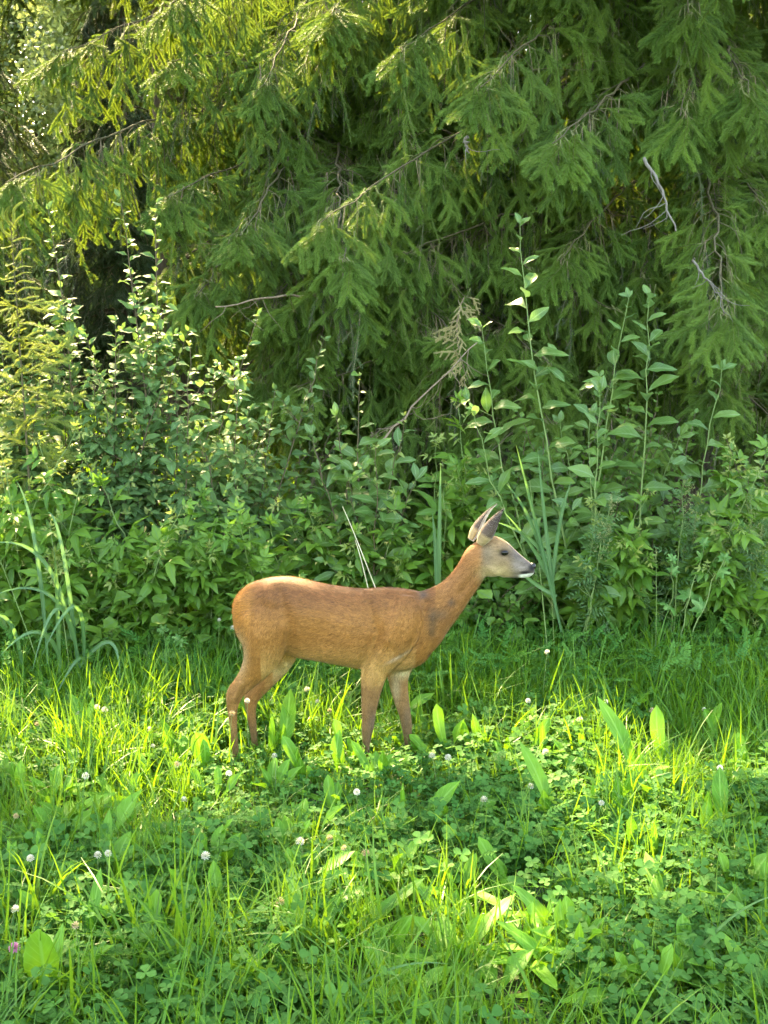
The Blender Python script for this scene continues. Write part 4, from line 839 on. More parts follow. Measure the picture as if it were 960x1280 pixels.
# tall grass stalks with seed heads
for i, (px, py, Y, lab) in enumerate([(820, 690, 5.0, 'thin upright grass stalk before the large lobed leaf'), (690, 690 + 60, 4.9, 'grass stalk next to the reed foot'), (190, 845, 4.6, 'grass stalk with a bent tip at the foot of the bramble bush'), (300, 800, 4.7, 'grass stalk right behind the hind leg'), (100, 880, 4.5, 'grass stalk under the reed clump')]):
    tp = P(px, py, Y); b_ = tp * [1, 1, 0] + [.02, .03, 0]; t = thing('grass_stalk', lab, 'grass', b_, 'single grass stalks'); sp = Soup(); pth = bez(b_, (b_ + tp) / 2 + [.01, 0, 0], tp, 9); sp.add(*tube(pth, np.linspace(.0018, .0009, 9), 5)); obj('stem', sp.mesh('stem', M['stem']), t)
    sp = Soup(); r = np.random.default_rng(i)
    for k in range(26): R = np.array(Euler((r.uniform(-.5, .5), r.uniform(-.5, .5), r.uniform(0, 6))).to_matrix()) @ rotx(1.2); sp.add(*xf(leaf_geo(.009, .0035, 2), R, tp + [r.normal(0, .002), r.normal(0, .002), -.06 * k / 26 + .01]))
    obj('seed_head', sp.mesh('seed_head', M['seed']), t)
# ---- young spruce at the left edge
b_ = P(40, 600, 5.6); b_[2] = 0; t = thing('young_spruce', 'slim young spruce glowing yellow in the sun at the picture edge', 'spruce', b_, None)
top_ = P(13, 275, 5.5); pth = bez(b_, (b_ + P(30, 430, 5.55)) / 2, top_, 14); sp = Soup(); sp.add(*tube(pth, np.linspace(.010, .002, 14), 7)); obj('trunk', sp.mesh('trunk', M['bough']), t)
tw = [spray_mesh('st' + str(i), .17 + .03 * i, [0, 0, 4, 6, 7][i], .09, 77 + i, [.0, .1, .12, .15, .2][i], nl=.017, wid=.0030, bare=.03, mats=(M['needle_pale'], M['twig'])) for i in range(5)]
r = np.random.default_rng(4)
def sap(py0, py1, n, kinds, s0, s1, elev):
    for i in range(n):
        py = py0 + (py1 - py0) * i / max(1, n - 1); z = P(20, py, 5.5)[2]; k = np.argmin(abs(pth[:, 2] - z)); p_ = pth[k] * [1, 1, 0] + [0, 0, z]; a = i * 2.1 + r.uniform(0, .8); e = r.uniform(*elev)
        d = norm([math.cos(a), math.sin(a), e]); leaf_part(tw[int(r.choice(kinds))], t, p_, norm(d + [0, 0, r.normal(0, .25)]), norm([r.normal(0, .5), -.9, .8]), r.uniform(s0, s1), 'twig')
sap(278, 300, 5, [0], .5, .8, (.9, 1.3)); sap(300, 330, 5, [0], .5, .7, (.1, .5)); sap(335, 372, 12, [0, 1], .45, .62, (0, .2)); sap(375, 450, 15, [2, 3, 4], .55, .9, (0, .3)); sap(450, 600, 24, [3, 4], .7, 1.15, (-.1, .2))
# ---- dead sticks in the spruces
def stick(lab, path, r0, r1, seed, mat='peeled', n=6):
    path = np.array(path); rr_ = np.random.default_rng(seed); fine = bez(path[0], path[1], path[2], 12) + rr_.normal(0, .006, (12, 3)); t = thing('dead_branch', lab, 'branch', path[0], 'dead branches caught in the boughs'); sp = Soup(); sp.add(*tube(fine, np.linspace(r0, r1, 12), 7)); obj('wood', sp.mesh('wood', M[mat]), t)
    for k in range(n):
        i = rr_.integers(1, 11); d = norm([rr_.normal(0, .5), rr_.normal(0, .3), rr_.uniform(-1.3, -.2)]); l = rr_.uniform(.08, .3); q = [fine[i]]
        for j in range(5): d = norm(d + rr_.normal(0, .25, 3)); q.append(q[-1] + d * l / 5)
        sp = Soup(); sp.add(*tube(np.array(q), np.linspace(.0025, .001, 6), 4)); obj('twig', sp.mesh('twig', M[mat]), t)
stick('peeled white dead branch hanging down through the drooping bough', [P(805, 198, 6.2), P(835, 240, 6.1), P(842, 290, 6.0)], .010, .004, 1, n=6)
stick('thin pale dead branch lower down on the drooping bough', [P(868, 322, 5.9), P(878, 350, 5.85), P(905, 372, 5.85)], .007, .003, 2)
stick('short white dead branch next to the grey tangle left of the drooping bough', [P(582, 172, 6.4), P(580, 182, 6.4), P(586, 192, 6.4)], .010, .004, 3, n=2)
stick('long brown dead branch lying level under the middle boughs', [P(440, 372, 6.6), P(350, 362, 6.6), P(268, 385, 6.6)], .009, .004, 4, 'deadtwig', 14)
stick('thin dead branch rising from the broad willow shoots', [P(470, 560, 5.7), P(530, 490, 5.9), P(600, 425, 6.1)], .006, .003, 5, 'deadtwig', 8)
# loose hanging bunch of pale dry twigs lit by the sun
t = thing('dry_bough', 'pale dry hanging spruce twig bunch lit by the sun between the willow shoots', 'branch', P(580, 375, 6.2), None); r = np.random.default_rng(8)
M['dryneedle'] = leafmat('dry_needle', (.36, .33, .14), (.50, .44, .22), trans=(.6, .55, .25), tf=.35, rough=.7, noise=20)
dm = [spray_mesh('ds' + str(i), .16, 6, .06, 90 + i, .3, nl=.010, wid=.003, mats=(M['dryneedle'], M['deadtwig']), hang=.3) for i in range(3)]
sp = Soup(); ln_ = bez(P(580, 372, 6.2), P(560, 410, 6.2), P(585, 475, 6.2), 10); sp.add(*tube(ln_, np.linspace(.004, .0015, 10), 5)); obj('wood', sp.mesh('wood', M['deadtwig']), t)
for k in range(20): leaf_part(dm[k % 3], t, ln_[k % 10] + r.normal(0, .012, 3), norm([r.normal(0, .5), r.normal(0, .3), r.uniform(-1, .1)]), norm([0, -1, .3]), r.uniform(.5, .95), 'twig')
print('shrubs', round(time.time() - T0, 1), len(bpy.data.objects))
# ------------------------------------------------------------------ the roe deer
DY = 4.0; SC = DY / FPX                # metres per pixel of the photograph at the deer
deer = thing('roe_deer', 'reddish brown roe deer without antlers standing side on in the meadow, looking ahead', 'deer', (P(420, 975, DY)[0], DY, 0), None)
deer['category'] = 'deer'
def loft(st, n=28, yo=0.0, perp=True, k=2.0):
    """st: rows px, py, half height px, half width m [, y offset m]; returns v, f"""
    st = np.array([list(s) + [0] * (5 - len(s)) for s in st], float)
    C = np.array([P(a, b_, DY + yo + e) for a, b_, c, d, e in st]); t = np.gradient(C, axis=0); t[:, 1] = 0; t = norm(t); V = []; a = np.arange(n) / n * 2 * math.pi
    for i, s in enumerate(st):
        N_ = np.array([-t[i][2], 0, t[i][0]]) if perp else np.array([0, 0, 1.]); hy = s[3]; hz = s[2] * SC
        ca, sa = np.cos(a), np.sin(a); ca = np.sign(ca) * abs(ca) ** (2 / k); sa = np.sign(sa) * abs(sa) ** (2 / k)
        V.append(C[i] + np.outer(sa * hz, N_) + np.outer(ca * hy, [0, 1, 0]))
    V = np.concatenate(V); m_ = len(st); F = []
    for i in range(m_ - 1):
        for j in range(n): p_, q = i * n + j, i * n + (j + 1) % n; F.append((p_, q, q + n, p_ + n))
    F.append(tuple(range(n))[::-1]); F.append(tuple(range((m_ - 1) * n, m_ * n))); return V, F, C
def dens(st, k=4):
    """smooth interpolation of stations"""
    st = np.array([list(s) + [0] * (5 - len(s)) for s in st], float); n = len(st); out = []
    for i in range(n - 1):
        p0, p1, p2, p3 = st[max(i - 1, 0)], st[i], st[i + 1], st[min(i + 2, n - 1)]
        for j in range(k): t = j / k; out.append(.5 * (2 * p1 + (p2 - p0) * t + (2 * p0 - 5 * p1 + 4 * p2 - p3) * t * t + (3 * p1 - p0 - 3 * p2 + p3) * t ** 3))
    out.append(st[-1]); out = np.array(out); out[:, 2:4] = np.maximum(out[:, 2:4], [.5, .002]); return out
def tb(rows): return [((x), (t + b_) / 2, (b_ - t) / 2, w) for x, t, b_, w in rows]
torso = tb([(291.5, 757, 772, .016), (294.5, 747, 788, .038), (300, 739, 801, .056), (310, 730, 812, .074), (325, 723.5, 818, .087), (342, 720, 819, .092), (358, 719, 821, .094), (375, 721, 824.5, .100), (400, 727, 828.5, .104), (430, 732, 834, .106), (455, 734, 839, .102), (480, 732, 842, .092), (500, 733, 841, .080), (518, 736, 837, .068), (532, 741, 828, .058), (543, 750, 811, .045), (549, 762, 798, .03)])
neck = [(505, 790, 44, .066), (521, 781, 40, .062), (537, 768, 33.5, .053), (554, 755, 26.5, .046), (568.5, 741, 21.5, .041), (581.5, 725, 19.3, .038), (591, 711, 19.3, .038), (598, 699, 20, .041), (604, 690, 17, .038), (610, 684, 12, .03)]
head = [(592, 688, 12, .020), (597, 691, 20, .036), (605, 694, 25, .043), (614, 695.5, 26.5, .046), (624, 698.5, 24.5, .046), (632, 701.5, 20.8, .041), (640, 704.5, 17, .034), (648, 707.5, 13.8, .028), (655, 710, 11.2, .024), (661, 711.5, 9.2, .0215), (665.5, 712, 7, .017), (668, 712, 4, .010)]
# muzzle/chin and cheek volumes
chin = [(628, 714, 8, .022), (640, 715.5, 7, .018), (652, 717, 5.5, .015), (661, 717.2, 4.4, .013), (665, 716.8, 2.5, .008)]
hind_n = [(338, 742, 12, .014, -.040), (337, 752, 24, .034, -.046), (336, 767, 33, .050, -.053), (333, 782, 35, .056, -.058), (331, 800, 30, .054, -.060), (328, 817, 25, .046, -.061), (321, 833, 19.5, .035, -.061), (311, 847, 14.5, .026, -.060), (302, 857, 11.8, .0215, -.060), (294.5, 866, 11, .0195, -.060), (291.5, 875, 9.4, .018, -.060), (290.5, 884, 7.2, .0155, -.060), (291, 895, 5.6, .013, -.060), (292, 910, 4.8, .0118, -.060), (293.5, 928, 4.4, .0112, -.060), (295, 946, 4.4, .0115, -.060), (296, 956, 5.2, .0135, -.060), (299, 966, 4.6, .0125, -.060), (303, 974, 5.2, .0135, -.060), (306, 983, 6.4, .016, -.060)]
hind_f = [(348, 775, 33, .045, .045), (349, 800, 28, .045, .052), (349, 818, 23, .038, .055), (343, 834, 17, .030, .057), (333, 849, 13, .024, .058), (323, 861, 11, .020, .058), (315, 872, 10, .0185, .058), (313.5, 883, 7.6, .016, .058), (314.5, 896, 6.0, .0132, .058), (316.5, 912, 5.0, .0118, .058), (318.5, 928, 4.4, .0112, .058), (320, 942, 4.4, .0115, .058), (321.5, 951, 5.0, .013, .058), (325, 959, 4.5, .0125, .058), (329, 966, 5.0, .0135, .058), (331, 972, 6.0, .015, .058)]
fore_n = [(508, 744, 8, .010, -.040), (507, 754, 18, .022, -.047), (505, 768, 25, .034, -.056), (499, 784, 28, .042, -.064), (489, 804, 26, .042, -.068), (479, 820, 22, .038, -.066), (471, 834, 18.5, .032, -.061), (466.5, 848, 15.5, .028, -.060), (463.8, 864, 13.0, .0245, -.059), (462, 880, 10.6, .0205, -.058), (460.7, 895, 8.8, .0185, -.057), (460, 908, 8.0, .0185, -.056), (458.8, 918, 6.6, .016, -.055), (457.8, 930, 5.0, .0128, -.055), (457, 946, 4.5, .0115, -.055), (456.6, 958, 4.6, .0118, -.055), (457, 967, 5.4, .0138, -.055), (460, 975, 4.6, .0125, -.055), (463.5, 981, 5.2, .0135, -.055), (466, 988, 6.4, .016, -.055)]
fore_f = [(508, 778, 12, .014, .045), (508, 790, 26, .034, .052), (505, 812, 24, .036, .056), (500, 832, 17, .030, .056), (498, 846, 13.6, .026, .056), (499, 860, 11.8, .0235, .056), (502, 876, 10, .0205, .056), (505.5, 890, 8.2, .018, .056), (507.8, 902, 7.5, .018, .056), (509, 914, 6.3, .0155, .056), (510, 926, 5.1, .0128, .056), (511.3, 940, 4.6, .0115, .056), (512.2, 952, 4.6, .0118, .056), (513, 959, 5.2, .0135, .056), (516, 965, 4.5, .0125, .056), (519, 970, 5.2, .0135, .056), (521, 975, 6.2, .0155, .056)]
V, F = [], []; segs = []  # segs: points, hair direction, hair length
def addl(rows, flip, hl, perp=True, k=2.0, yo=0):
    d = dens(rows); v, f, C = loft(d, perp=perp, k=k, yo=yo); n0 = sum(len(a) for a in V); V.append(v); F.extend([tuple(i + n0 for i in q) for q in f])
    t = norm(np.gradient(C, axis=0)) * (-1 if flip else 1)
    for c, tt, r_ in zip(C, t, d[:, 2] * SC): segs.append((c, tt, hl, r_))
addl(torso, True, .013, perp=False, k=2.15); addl(neck, True, .012); addl(head, True, .005); addl(chin, True, .004)
addl(hind_n, False, .009); addl(hind_f, False, .009); addl(fore_n, False, .008); addl(fore_f, False, .008)
# soft belly-leg web, ridge of the shoulder blade, brow and nose
raw = bpy.data.meshes.new('raw'); raw.from_pydata([tuple(p_) for p_ in np.concatenate(V)], [], F); raw.update()
tmp = bpy.data.objects.new('tmp', raw); COL.objects.link(tmp)
md = tmp.modifiers.new('r', 'REMESH'); md.mode = 'VOXEL'; md.voxel_size = .0042; md.adaptivity = 0
md = tmp.modifiers.new('s', 'SMOOTH'); md.factor = .5; md.iterations = 9
dg = bpy.context.evaluated_depsgraph_get(); ev = tmp.evaluated_get(dg); body = bpy.data.meshes.new_from_object(ev); bpy.data.objects.remove(tmp)
n = len(body.vertices); co = np.empty(n * 3); body.vertices.foreach_get('co', co); co = co.reshape(-1, 3); no = np.empty(n * 3); body.vertices.foreach_get('normal', no); no = no.reshape(-1, 3)
# muscle and bone relief on the flanks
def pdist(px, py, pl):
    d = np.full(len(px), 1e9)
    for (x0, y0), (x1, y1) in zip(pl[:-1], pl[1:]):
        t = np.clip(((px - x0) * (x1 - x0) + (py - y0) * (y1 - y0)) / ((x1 - x0) ** 2 + (y1 - y0) ** 2), 0, 1); d = np.minimum(d, np.hypot(px - x0 - t * (x1 - x0), py - y0 - t * (y1 - y0)))
    return d
bx_, by_ = pix(co * [1, 0, 1] + [0, DY, 0]); sd_ = np.abs(no[:, 1]); dy_ = np.zeros(n)
for pl, A_, w_ in [([(462, 752), (471, 785), (458, 822), (450, 842)], -.008, 8), ([(352, 738), (366, 775), (364, 806), (352, 828)], -.008, 9), ([(532, 752), (520, 785), (505, 815)], -.006, 8), ([(338, 736), (341, 742)], .006, 10), ([(385, 800), (400, 790)], -.006, 22),
                    ([(500, 750), (486, 790)], .006, 9), ([(318, 765), (306, 815)], -.004, 6), ([(430, 775), (420, 815)], .004, 18), ([(325, 790), (318, 825)], .006, 14), ([(304, 846), (294, 868)], .003, 3), ([(312, 850), (301, 872)], -.004, 3),
                    ([(623, 683), (632, 685)], .004, 3.5), ([(628.5, 692), (634, 695)], -.003, 3), ([(607, 705), (618, 716)], .003, 5), ([(640, 700), (652, 706)], -.002, 4), ([(576, 738), (598, 712)], -.003, 5)]:
    dy_ += 1.7 * A_ * np.exp(-(pdist(bx_, by_, pl) / w_) ** 2)
co[:, 1] += np.sign(co[:, 1] - DY) * dy_ * np.clip(sd_ * 1.6 - .2, 0, 1) * (by_ < 880); body.vertices.foreach_set('co', co.astype(np.float32).ravel()); body.update(); body.vertices.foreach_get('normal', nf_ := np.empty(n * 3)); no = nf_.reshape(-1, 3)
print('deer verts', n, len(body.polygons))
HP = np.array([[1.0, 0, 0]])
def deer_color(p, nrm=None):
    """coat colour, with a painted rump highlight, by place on the body (linear), p in metres"""
    px, py = pix(p * [1, 0, 1] + [0, DY, 0]); side = p[:, 1] - DY; n = len(p)
    def sm(x, a, b_): t = np.clip((x - a) / (b_ - a), 0, 1); return t * t * (3 - 2 * t)
    def blob(cx, cy, rx, ry): return np.exp(-(((px - cx) / rx) ** 2 + ((py - cy) / ry) ** 2))
    c = np.tile([.345, .152, .038], (n, 1))
    def to(col, w): nonlocal c; w = np.clip(w, 0, 1)[:, None]; c = c * (1 - w) + np.array(col) * w
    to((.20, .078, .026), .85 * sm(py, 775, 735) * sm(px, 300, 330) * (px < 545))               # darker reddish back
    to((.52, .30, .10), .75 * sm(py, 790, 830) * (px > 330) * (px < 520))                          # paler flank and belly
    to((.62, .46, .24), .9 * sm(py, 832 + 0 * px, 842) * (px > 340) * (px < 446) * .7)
    to((.44, .18, .03), .9 * blob(302, 765, 14, 26)); to((.55, .40, .22), .8 * blob(303, 812, 9, 24)); to((.50, .26, .10), .6 * blob(370, 722, 24, 6))  # last blob paints the sunlit highlight on top of the rump
    leg = sm(py, 838, 858)
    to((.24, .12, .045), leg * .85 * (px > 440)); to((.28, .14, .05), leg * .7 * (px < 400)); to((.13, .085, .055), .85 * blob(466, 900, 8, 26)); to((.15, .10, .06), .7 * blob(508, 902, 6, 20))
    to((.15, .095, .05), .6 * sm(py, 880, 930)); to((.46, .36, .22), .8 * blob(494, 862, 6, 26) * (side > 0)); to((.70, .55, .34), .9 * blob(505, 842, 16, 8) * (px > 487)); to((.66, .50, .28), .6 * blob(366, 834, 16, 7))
    nk = sm(px, 535, 560) * sm(py, 815, 790)
    to((.33, .145, .052), .7 * nk); to((.50, .27, .10), .7 * nk * sm((px - 545) * .79 + (py - 790) * .614, 2, 22))
    to((.085, .06, .045), .85 * blob(529, 741, 7, 6)); to((.10, .065, .038), .75 * blob(541, 768, 7, 13)); to((.09, .065, .05), .75 * blob(564, 750, 5, 5)); to((.12, .085, .06), .5 * blob(552, 764, 9, 7)); to((.10, .065, .038), .6 * blob(540, 785, 5, 9))
    to((.60, .46, .34), .6 * np.exp(-((px - 498) / 13) ** 2 - ((py - 813 + (px - 498) * .45) / 2.5) ** 2))
    hd = sm(px, 596, 606) * (py < 728)
    to((.22, .155, .085), hd * .9); to((.13, .105, .09), .9 * hd * sm(px, 632, 645)); to((.30, .18, .08), .7 * blob(622, 675, 12, 7)); to((.56, .40, .20), .8 * blob(618, 713, 20, 10)); to((.20, .15, .10), .5 * blob(608, 690, 6, 10))
    to((.30, .24, .19), .7 * blob(648, 708, 8, 7)); to((.035, .025, .02), .95 * np.exp(-(((px - 628.5) / 7.0) ** 2 + ((py - 688.5) / 5.0) ** 2) ** 2) ); to((.12, .09, .07), .6 * blob(636, 692, 4, 5))
    nose = np.exp(-(((px - 665.5) / 6.5) ** 2 + ((py - 708.5) / 5.2) ** 2) ** 2); to((.012, .010, .010), nose); to((.015, .012, .012), .97 * np.exp(-(((px - 656) / 7.5) ** 2 + ((py - 713.8 - (660 - px) * .1) / 2.3) ** 2) ** 2))
    to((.80, .76, .68), .98 * sm(py - (715.6 + (658 - px) * .10), 0, 1.5) * sm(px, 646, 652) * (py < 730) * (px > 600))
    return c
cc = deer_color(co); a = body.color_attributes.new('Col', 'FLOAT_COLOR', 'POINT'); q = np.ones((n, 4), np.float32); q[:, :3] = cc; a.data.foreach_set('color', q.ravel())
m, nt, out = nmat('deer_coat'); L = nt.links.new
at = nd(nt, 'ShaderNodeAttribute'); at.attribute_name = 'Col'; tc = nd(nt, 'ShaderNodeTexCoord'); mp = nd(nt, 'ShaderNodeMapping'); mp.inputs['Scale'].default_value = (.35, 1, 1); L(tc.outputs['Object'], mp.inputs[0])
nz = nd(nt, 'ShaderNodeTexNoise'); nz.inputs['Scale'].default_value = 60; nz.inputs['Detail'].default_value = 6; nz.inputs['Roughness'].default_value = .75; L(mp.outputs[0], nz.inputs['Vector'])
c = mix(nt, .8, at.outputs['Color'], ramp(nt, nz.outputs[0], [(.3, (.55, .5, .45)), (.7, (1.45, 1.45, 1.45))]), 'MULTIPLY'); p = nd(nt, 'ShaderNodeBsdfPrincipled'); L(c, p.inputs['Base Color']); p.inputs['Roughness'].default_value = .8; p.inputs['Specular IOR Level'].default_value = .2
p.inputs['Sheen Weight'].default_value = .25; p.inputs['Sheen Roughness'].default_value = .4
b = nd(nt, 'ShaderNodeBump'); b.inputs['Strength'].default_value = .5; b.inputs['Distance'].default_value = .003; L(nz.outputs[0], b.inputs['Height']); L(b.outputs[0], p.inputs['Normal']); L(p.outputs[0], out.inputs[0]); M['coat'] = m
body.materials.clear(); body.materials.append(m); body.polygons.foreach_set('use_smooth', np.ones(len(body.polygons), bool)); body.name = 'deer_body'
bo = obj('body', body, deer)
# hairs
m, nt, out = nmat('deer_hair'); L = nt.links.new; at = nd(nt, 'ShaderNodeAttribute'); at.attribute_name = 'Col'; p = nd(nt, 'ShaderNodeBsdfPrincipled'); L(at.outputs['Color'], p.inputs['Base Color']); p.inputs['Roughness'].default_value = .55; p.inputs['Specular IOR Level'].default_value = .35
tb_ = nd(nt, 'ShaderNodeBsdfTranslucent'); L(at.outputs['Color'], tb_.inputs[0]); ms = nd(nt, 'ShaderNodeMixShader'); ms.inputs[0].default_value = .25; L(p.outputs[0], ms.inputs[1]); L(tb_.outputs[0], ms.inputs[2]); L(ms.outputs[0], out.inputs[0]); M['hair'] = m
r = np.random.default_rng(2)
body.calc_loop_triangles(); nt_ = len(body.loop_triangles); tri = np.empty(nt_ * 3, np.int32); body.loop_triangles.foreach_get('vertices', tri); tri = tri.reshape(-1, 3)
ar = np.linalg.norm(np.cross(co[tri[:, 1]] - co[tri[:, 0]], co[tri[:, 2]] - co[tri[:, 0]]), axis=1); NH = 150000; pick = r.choice(nt_, NH, p=ar / ar.sum()); w = r.dirichlet((1, 1, 1), NH)
hp = (co[tri[pick]] * w[:, :, None]).sum(1); hn = norm((no[tri[pick]] * w[:, :, None]).sum(1))
SP = np.array([s[0] for s in segs]); ST = np.array([s[1] for s in segs]); SL = np.array([s[2] for s in segs]); SR = np.array([s[3] for s in segs])
D = np.zeros((NH, 3)); Ln = np.zeros(NH)
for i0 in range(0, NH, 10000):
    d2 = ((hp[i0:i0 + 10000, None] - SP[None]) ** 2).sum(-1); wgt = np.exp(-(d2 ** .5 / SR[None]) ** 2 * 3.0) + 1e-9; wgt /= wgt.sum(1, keepdims=True); D[i0:i0 + 10000] = wgt @ ST; Ln[i0:i0 + 10000] = wgt @ SL
hpx, hpy = pix(hp * [1, 0, 1] + [0, DY, 0])
tor = (hpx < 545) & (hpy < 845); D[tor] += np.array([-.1, 0, -.35]) * np.clip((hpy[tor] - 740) / 60, 0, 1)[:, None]
D = norm(D - hn * (D * hn).sum(1)[:, None]); D = norm(D + r.normal(0, .16, (NH, 3)) + hn * r.uniform(.10, .34, NH)[:, None])
Ln *= r.uniform(.6, 1.25, NH); Ln *= np.where((hpx > 485) & (hpx < 530) & (hpy > 832) & (hpy < 850), 1.8, 1); bare = (np.exp(-(((hpx - 665.5) / 6.5) ** 2 + ((hpy - 708.5) / 5.2) ** 2) ** 2) > .4) | (((hpx - 628.5) / 6) ** 2 + ((hpy - 688.5) / 4.5) ** 2 < 1); Ln[bare] *= .05
W_ = norm(np.cross(D, hn)) * .0008; hv = np.stack([hp - W_ - hn * .0005, hp + W_ - hn * .0005, hp + D * Ln[:, None]], 1).reshape(-1, 3)
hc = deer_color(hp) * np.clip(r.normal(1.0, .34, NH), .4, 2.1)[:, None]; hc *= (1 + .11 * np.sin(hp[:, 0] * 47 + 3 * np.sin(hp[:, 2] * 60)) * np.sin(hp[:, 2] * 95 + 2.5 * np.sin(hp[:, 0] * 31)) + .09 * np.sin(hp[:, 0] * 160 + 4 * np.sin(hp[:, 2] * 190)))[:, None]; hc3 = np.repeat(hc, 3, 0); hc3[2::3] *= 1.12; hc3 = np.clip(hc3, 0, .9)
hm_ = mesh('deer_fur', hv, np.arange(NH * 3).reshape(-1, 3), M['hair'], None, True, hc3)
hm_.normals_split_custom_set_from_vertices(norm(np.repeat(hn, 3, 0) + .25 * np.repeat(D, 3, 0)).tolist())
obj('fur', hm_, bo, 'stuff')
# ears
def ear(base, tip_, yb, yt, open_dir, wmax, name='ear'):
    A = P(*base, DY + yb); B = P(*tip_, DY + yt); ax = B - A; Lr = np.linalg.norm(ax); t = ax / Lr; o_ = norm(np.array(open_dir) - t * (np.array(open_dir) @ t)); s = np.cross(t, o_); n1, n2 = 14, 13; rows = []
    for layer, th in ((0, 0.0), (1, .0022)):
        for i in range(n1):
            f = i / (n1 - 1); wd = wmax * (np.sin(math.pi * (f ** .72 * .9 + .1)) ** .75 if f < 1 else 0) ; wd = max(wd, .002); wd = wd if f > .15 else wmax * (.55 + f * 2.0)
            for j in range(n2):
                a_ = (j / (n2 - 1) - .5) * 2; ang = a_ * math.radians(128 - 70 * f); rad = wd / 2 / math.sin(math.radians(min(90, 128 - 70 * f)))
                rad = rad - th; rows.append(A + t * Lr * f + s * math.sin(ang) * rad - o_ * (math.cos(ang) * rad) + o_ * (f ** 2 * .012))
    Vv = np.array(rows); F_ = []; m0 = n1 * n2
    for l in range(2):
        for i in range(n1 - 1):
            for j in range(n2 - 1): p_ = l * m0 + i * n2 + j; q_ = (p_, p_ + 1, p_ + n2 + 1, p_ + n2); F_.append(q_ if l == 0 else q_[::-1])
    for i in range(n1 - 1):
        for j in (0, n2 - 1): p_ = i * n2 + j; q_ = (p_, p_ + n2, p_ + n2 + m0, p_ + m0); F_.append(q_ if j == 0 else q_[::-1])
    for j in range(n2 - 1): p_ = (n1 - 1) * n2 + j; F_.append((p_, p_ + 1, p_ + 1 + m0, p_ + m0))
    f = np.tile(np.repeat(np.linspace(0, 1, n1), n2), 2); jj = np.tile(np.tile(np.abs(np.linspace(-1, 1, n2)), n1), 2); lay = np.repeat([0, 1], m0)
    outc = np.array([.15, .10, .065]) * (1 - f[:, None]) + np.array([.045, .034, .03]) * f[:, None]; outc = np.where((f < .25)[:, None], np.array([.36, .25, .12]), outc); inc = np.tile([.62, .55, .46], (len(f), 1)); rim = (jj > .93) & (f > .1)
    col = np.where(lay[:, None] == 0, outc, inc); col = np.where(rim[:, None] & (lay[:, None] == 1), [.75, .7, .6], col); me = mesh('ear', Vv, F_, M['coat'], None, True, col)
    e = obj(name, me, deer)
    # short fur on the ear
    rr_ = np.random.default_rng(int(base[0])); k = 5200; fi = rr_.integers(0, len(F_), k); quad = np.array([F_[i] for i in fi]); ww = rr_.dirichlet((1, 1, 1, 1), k); pp = (Vv[quad] * ww[:, :, None]).sum(1); pc = (col[quad] * ww[:, :, None]).sum(1)
    nn = norm(np.cross(Vv[quad[:, 1]] - Vv[quad[:, 0]], Vv[quad[:, 3]] - Vv[quad[:, 0]]) + 1e-9); dd = norm(t + rr_.normal(0, .2, (k, 3)) + nn * rr_.uniform(.05, .3, (k, 1))); wv = norm(np.cross(dd, nn)) * .0004
    hv = np.stack([pp - wv, pp + wv, pp + dd * rr_.uniform(.004, .008, (k, 1))], 1).reshape(-1, 3); obj('fur', mesh('ear_fur', hv, np.arange(3 * k).reshape(-1, 3), M['hair'], None, True, np.clip(np.repeat(pc * rr_.normal(1, .15, (k, 1)), 3, 0), 0, .9)), e, 'stuff')
ear((600, 680), (627, 636.5), -.030, -.052, (.75, .62, .1), .054)
ear((589, 675), (616.5, 629.5), .022, .050, (.9, -.25, 0), .050)
# eye
m, nt, out = nmat('deer_eye'); p = nd(nt, 'ShaderNodeBsdfPrincipled'); p.inputs['Base Color'].default_value = (.006, .004, .003, 1); p.inputs['Roughness'].default_value = .16; p.inputs['Specular IOR Level'].default_value = .35; nt.links.new(p.outputs[0], out.inputs[0])
def ball(c, r_, sq=(1, 1, 1), nu=20, nv=12):
    Vv, F_ = [], []
    for i in range(nv + 1):
        for j in range(nu): th = math.pi * i / nv; ph = 2 * math.pi * j / nu; Vv.append(np.array(c) + r_ * np.array([math.sin(th) * math.cos(ph) * sq[0], math.sin(th) * math.sin(ph) * sq[1], math.cos(th) * sq[2]]))
    for i in range(nv):
        for j in range(nu): p_, q_ = i * nu + j, i * nu + (j + 1) % nu; F_.append((p_, p_ + nu, q_ + nu, q_))
    return Vv, F_
from mathutils.bvhtree import BVHTree
bv = BVHTree.FromPolygons([tuple(v) for v in co], [tuple(t_) for t_ in tri])
for s in (-1, 1):
    e0 = P(628.8, 688.6, DY); hit = bv.ray_cast(Vector((e0[0], DY + s * .2, e0[2])), Vector((0, -s, 0)))[0]; y_ = hit.y if hit else DY + s * .042
    v_, f_ = ball((e0[0], y_ - s * .0065, e0[2]), .0145, (1.1, .85, .8)); obj('eye', mesh('eye', v_, f_, m), deer)
# nose leather
m, nt, out = nmat('nose_leather'); p = nd(nt, 'ShaderNodeBsdfPrincipled'); p.inputs['Base Color'].default_value = (.010, .009, .009, 1); p.inputs['Roughness'].default_value = .38; nt.links.new(p.outputs[0], out.inputs[0])
e0 = P(665.8, 707.8, DY); v_, f_ = ball(e0, .0145, (.85, .95, .92)); obj('nose', mesh('nose', v_, f_, m), deer)
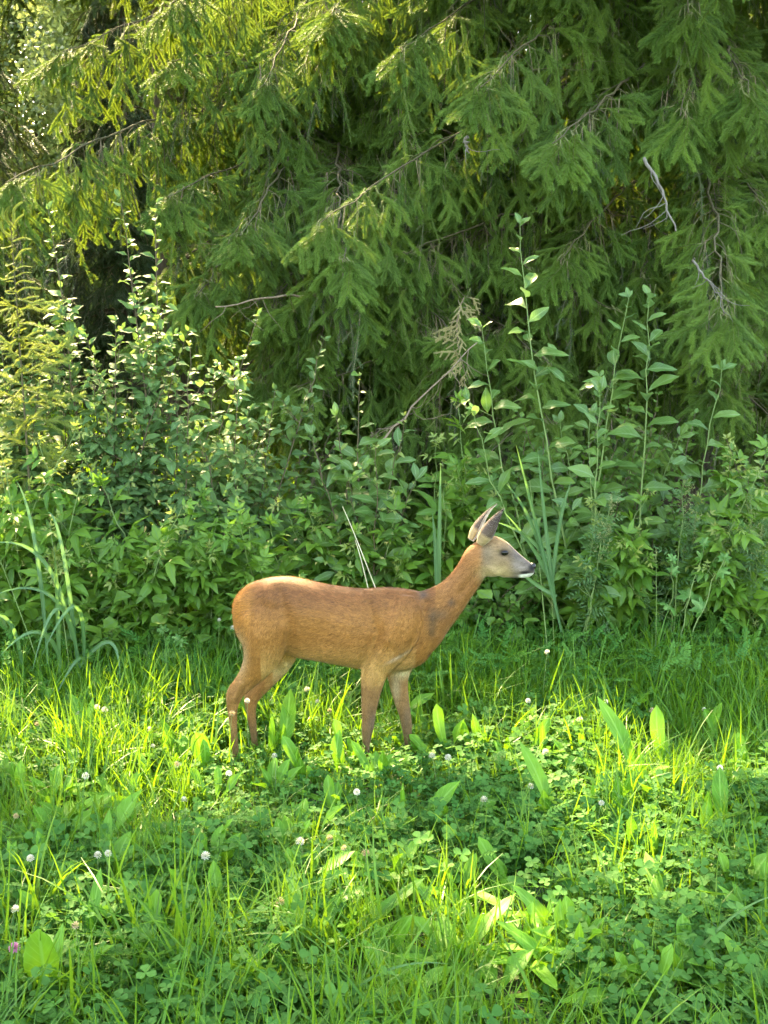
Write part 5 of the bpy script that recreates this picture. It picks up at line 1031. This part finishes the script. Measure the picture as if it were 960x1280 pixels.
# hooves
m, nt, out = nmat('hoof_horn'); p = nd(nt, 'ShaderNodeBsdfPrincipled'); p.inputs['Base Color'].default_value = (.02, .016, .014, 1); p.inputs['Roughness'].default_value = .4; nt.links.new(p.outputs[0], out.inputs[0])
for rows in (hind_n, hind_f, fore_n, fore_f):
    a_, yo = rows[-1][0], rows[-1][4]
    g0 = P(a_, rows[-1][1], DY + yo)
    for s in (-1, 1):
        v_, f_ = [], []; prof = [(-.018, -.010, .0), (-.016, .012, .012), (.012, .030, .011), (.034, .012, .007), (.040, .0, .004)]
        k = 10; z0 = g0[2]; z0 = max(z0, .0)
        for lz, l0, l1, wd in ((-.004, -.016, .036, .0085), (.008, -.016, .028, .0085), (.022, -.014, .016, .0075), (.036, -.012, .006, .006)):
            for j in range(k): a2 = 2 * math.pi * j / k; v_.append((g0[0] + (l0 + l1) / 2 + math.cos(a2) * (l1 - l0) / 2, DY + yo + s * .0085 + math.sin(a2) * wd, lz + gz(g0[0], DY)))
        for i in range(3):
            for j in range(k): p_, q_ = i * k + j, i * k + (j + 1) % k; f_.append((p_, q_, q_ + k, p_ + k))
        f_.append(tuple(range(k))[::-1]); f_.append(tuple(range(3 * k, 4 * k))); obj('hoof', mesh('hoof', v_, f_, m), deer)
# clover labels: tell apart those that stand together
for lab0, ids in cnt.items(): pass
fls = [o for o in COL.objects if o.type == 'EMPTY' and o.name.startswith('clover_flower')]
by = {}
for o in fls: by.setdefault(o['label'], []).append(o)
ords = ['leftmost', 'second from the left', 'third from the left', 'fourth from the left', 'fifth from the left', 'sixth from the left', 'seventh from the left', 'eighth from the left', 'ninth from the left', 'tenth from the left', 'eleventh from the left', 'twelfth from the left']
for lab0, os_ in by.items():
    if len(os_) > 1:
        os_.sort(key=lambda o: o.location.x / o.location.y)
        for i, o in enumerate(os_): o['label'] = f'{lab0}, {"rightmost" if i == len(os_) - 1 else ords[i]} of {len(os_)}' if len(f'{lab0} {ords[min(i,11)]} of'.split()) < 16 else f'{lab0}, {ords[i].split()[0]}'
print('done', round(time.time() - T0, 1), len(bpy.data.objects))
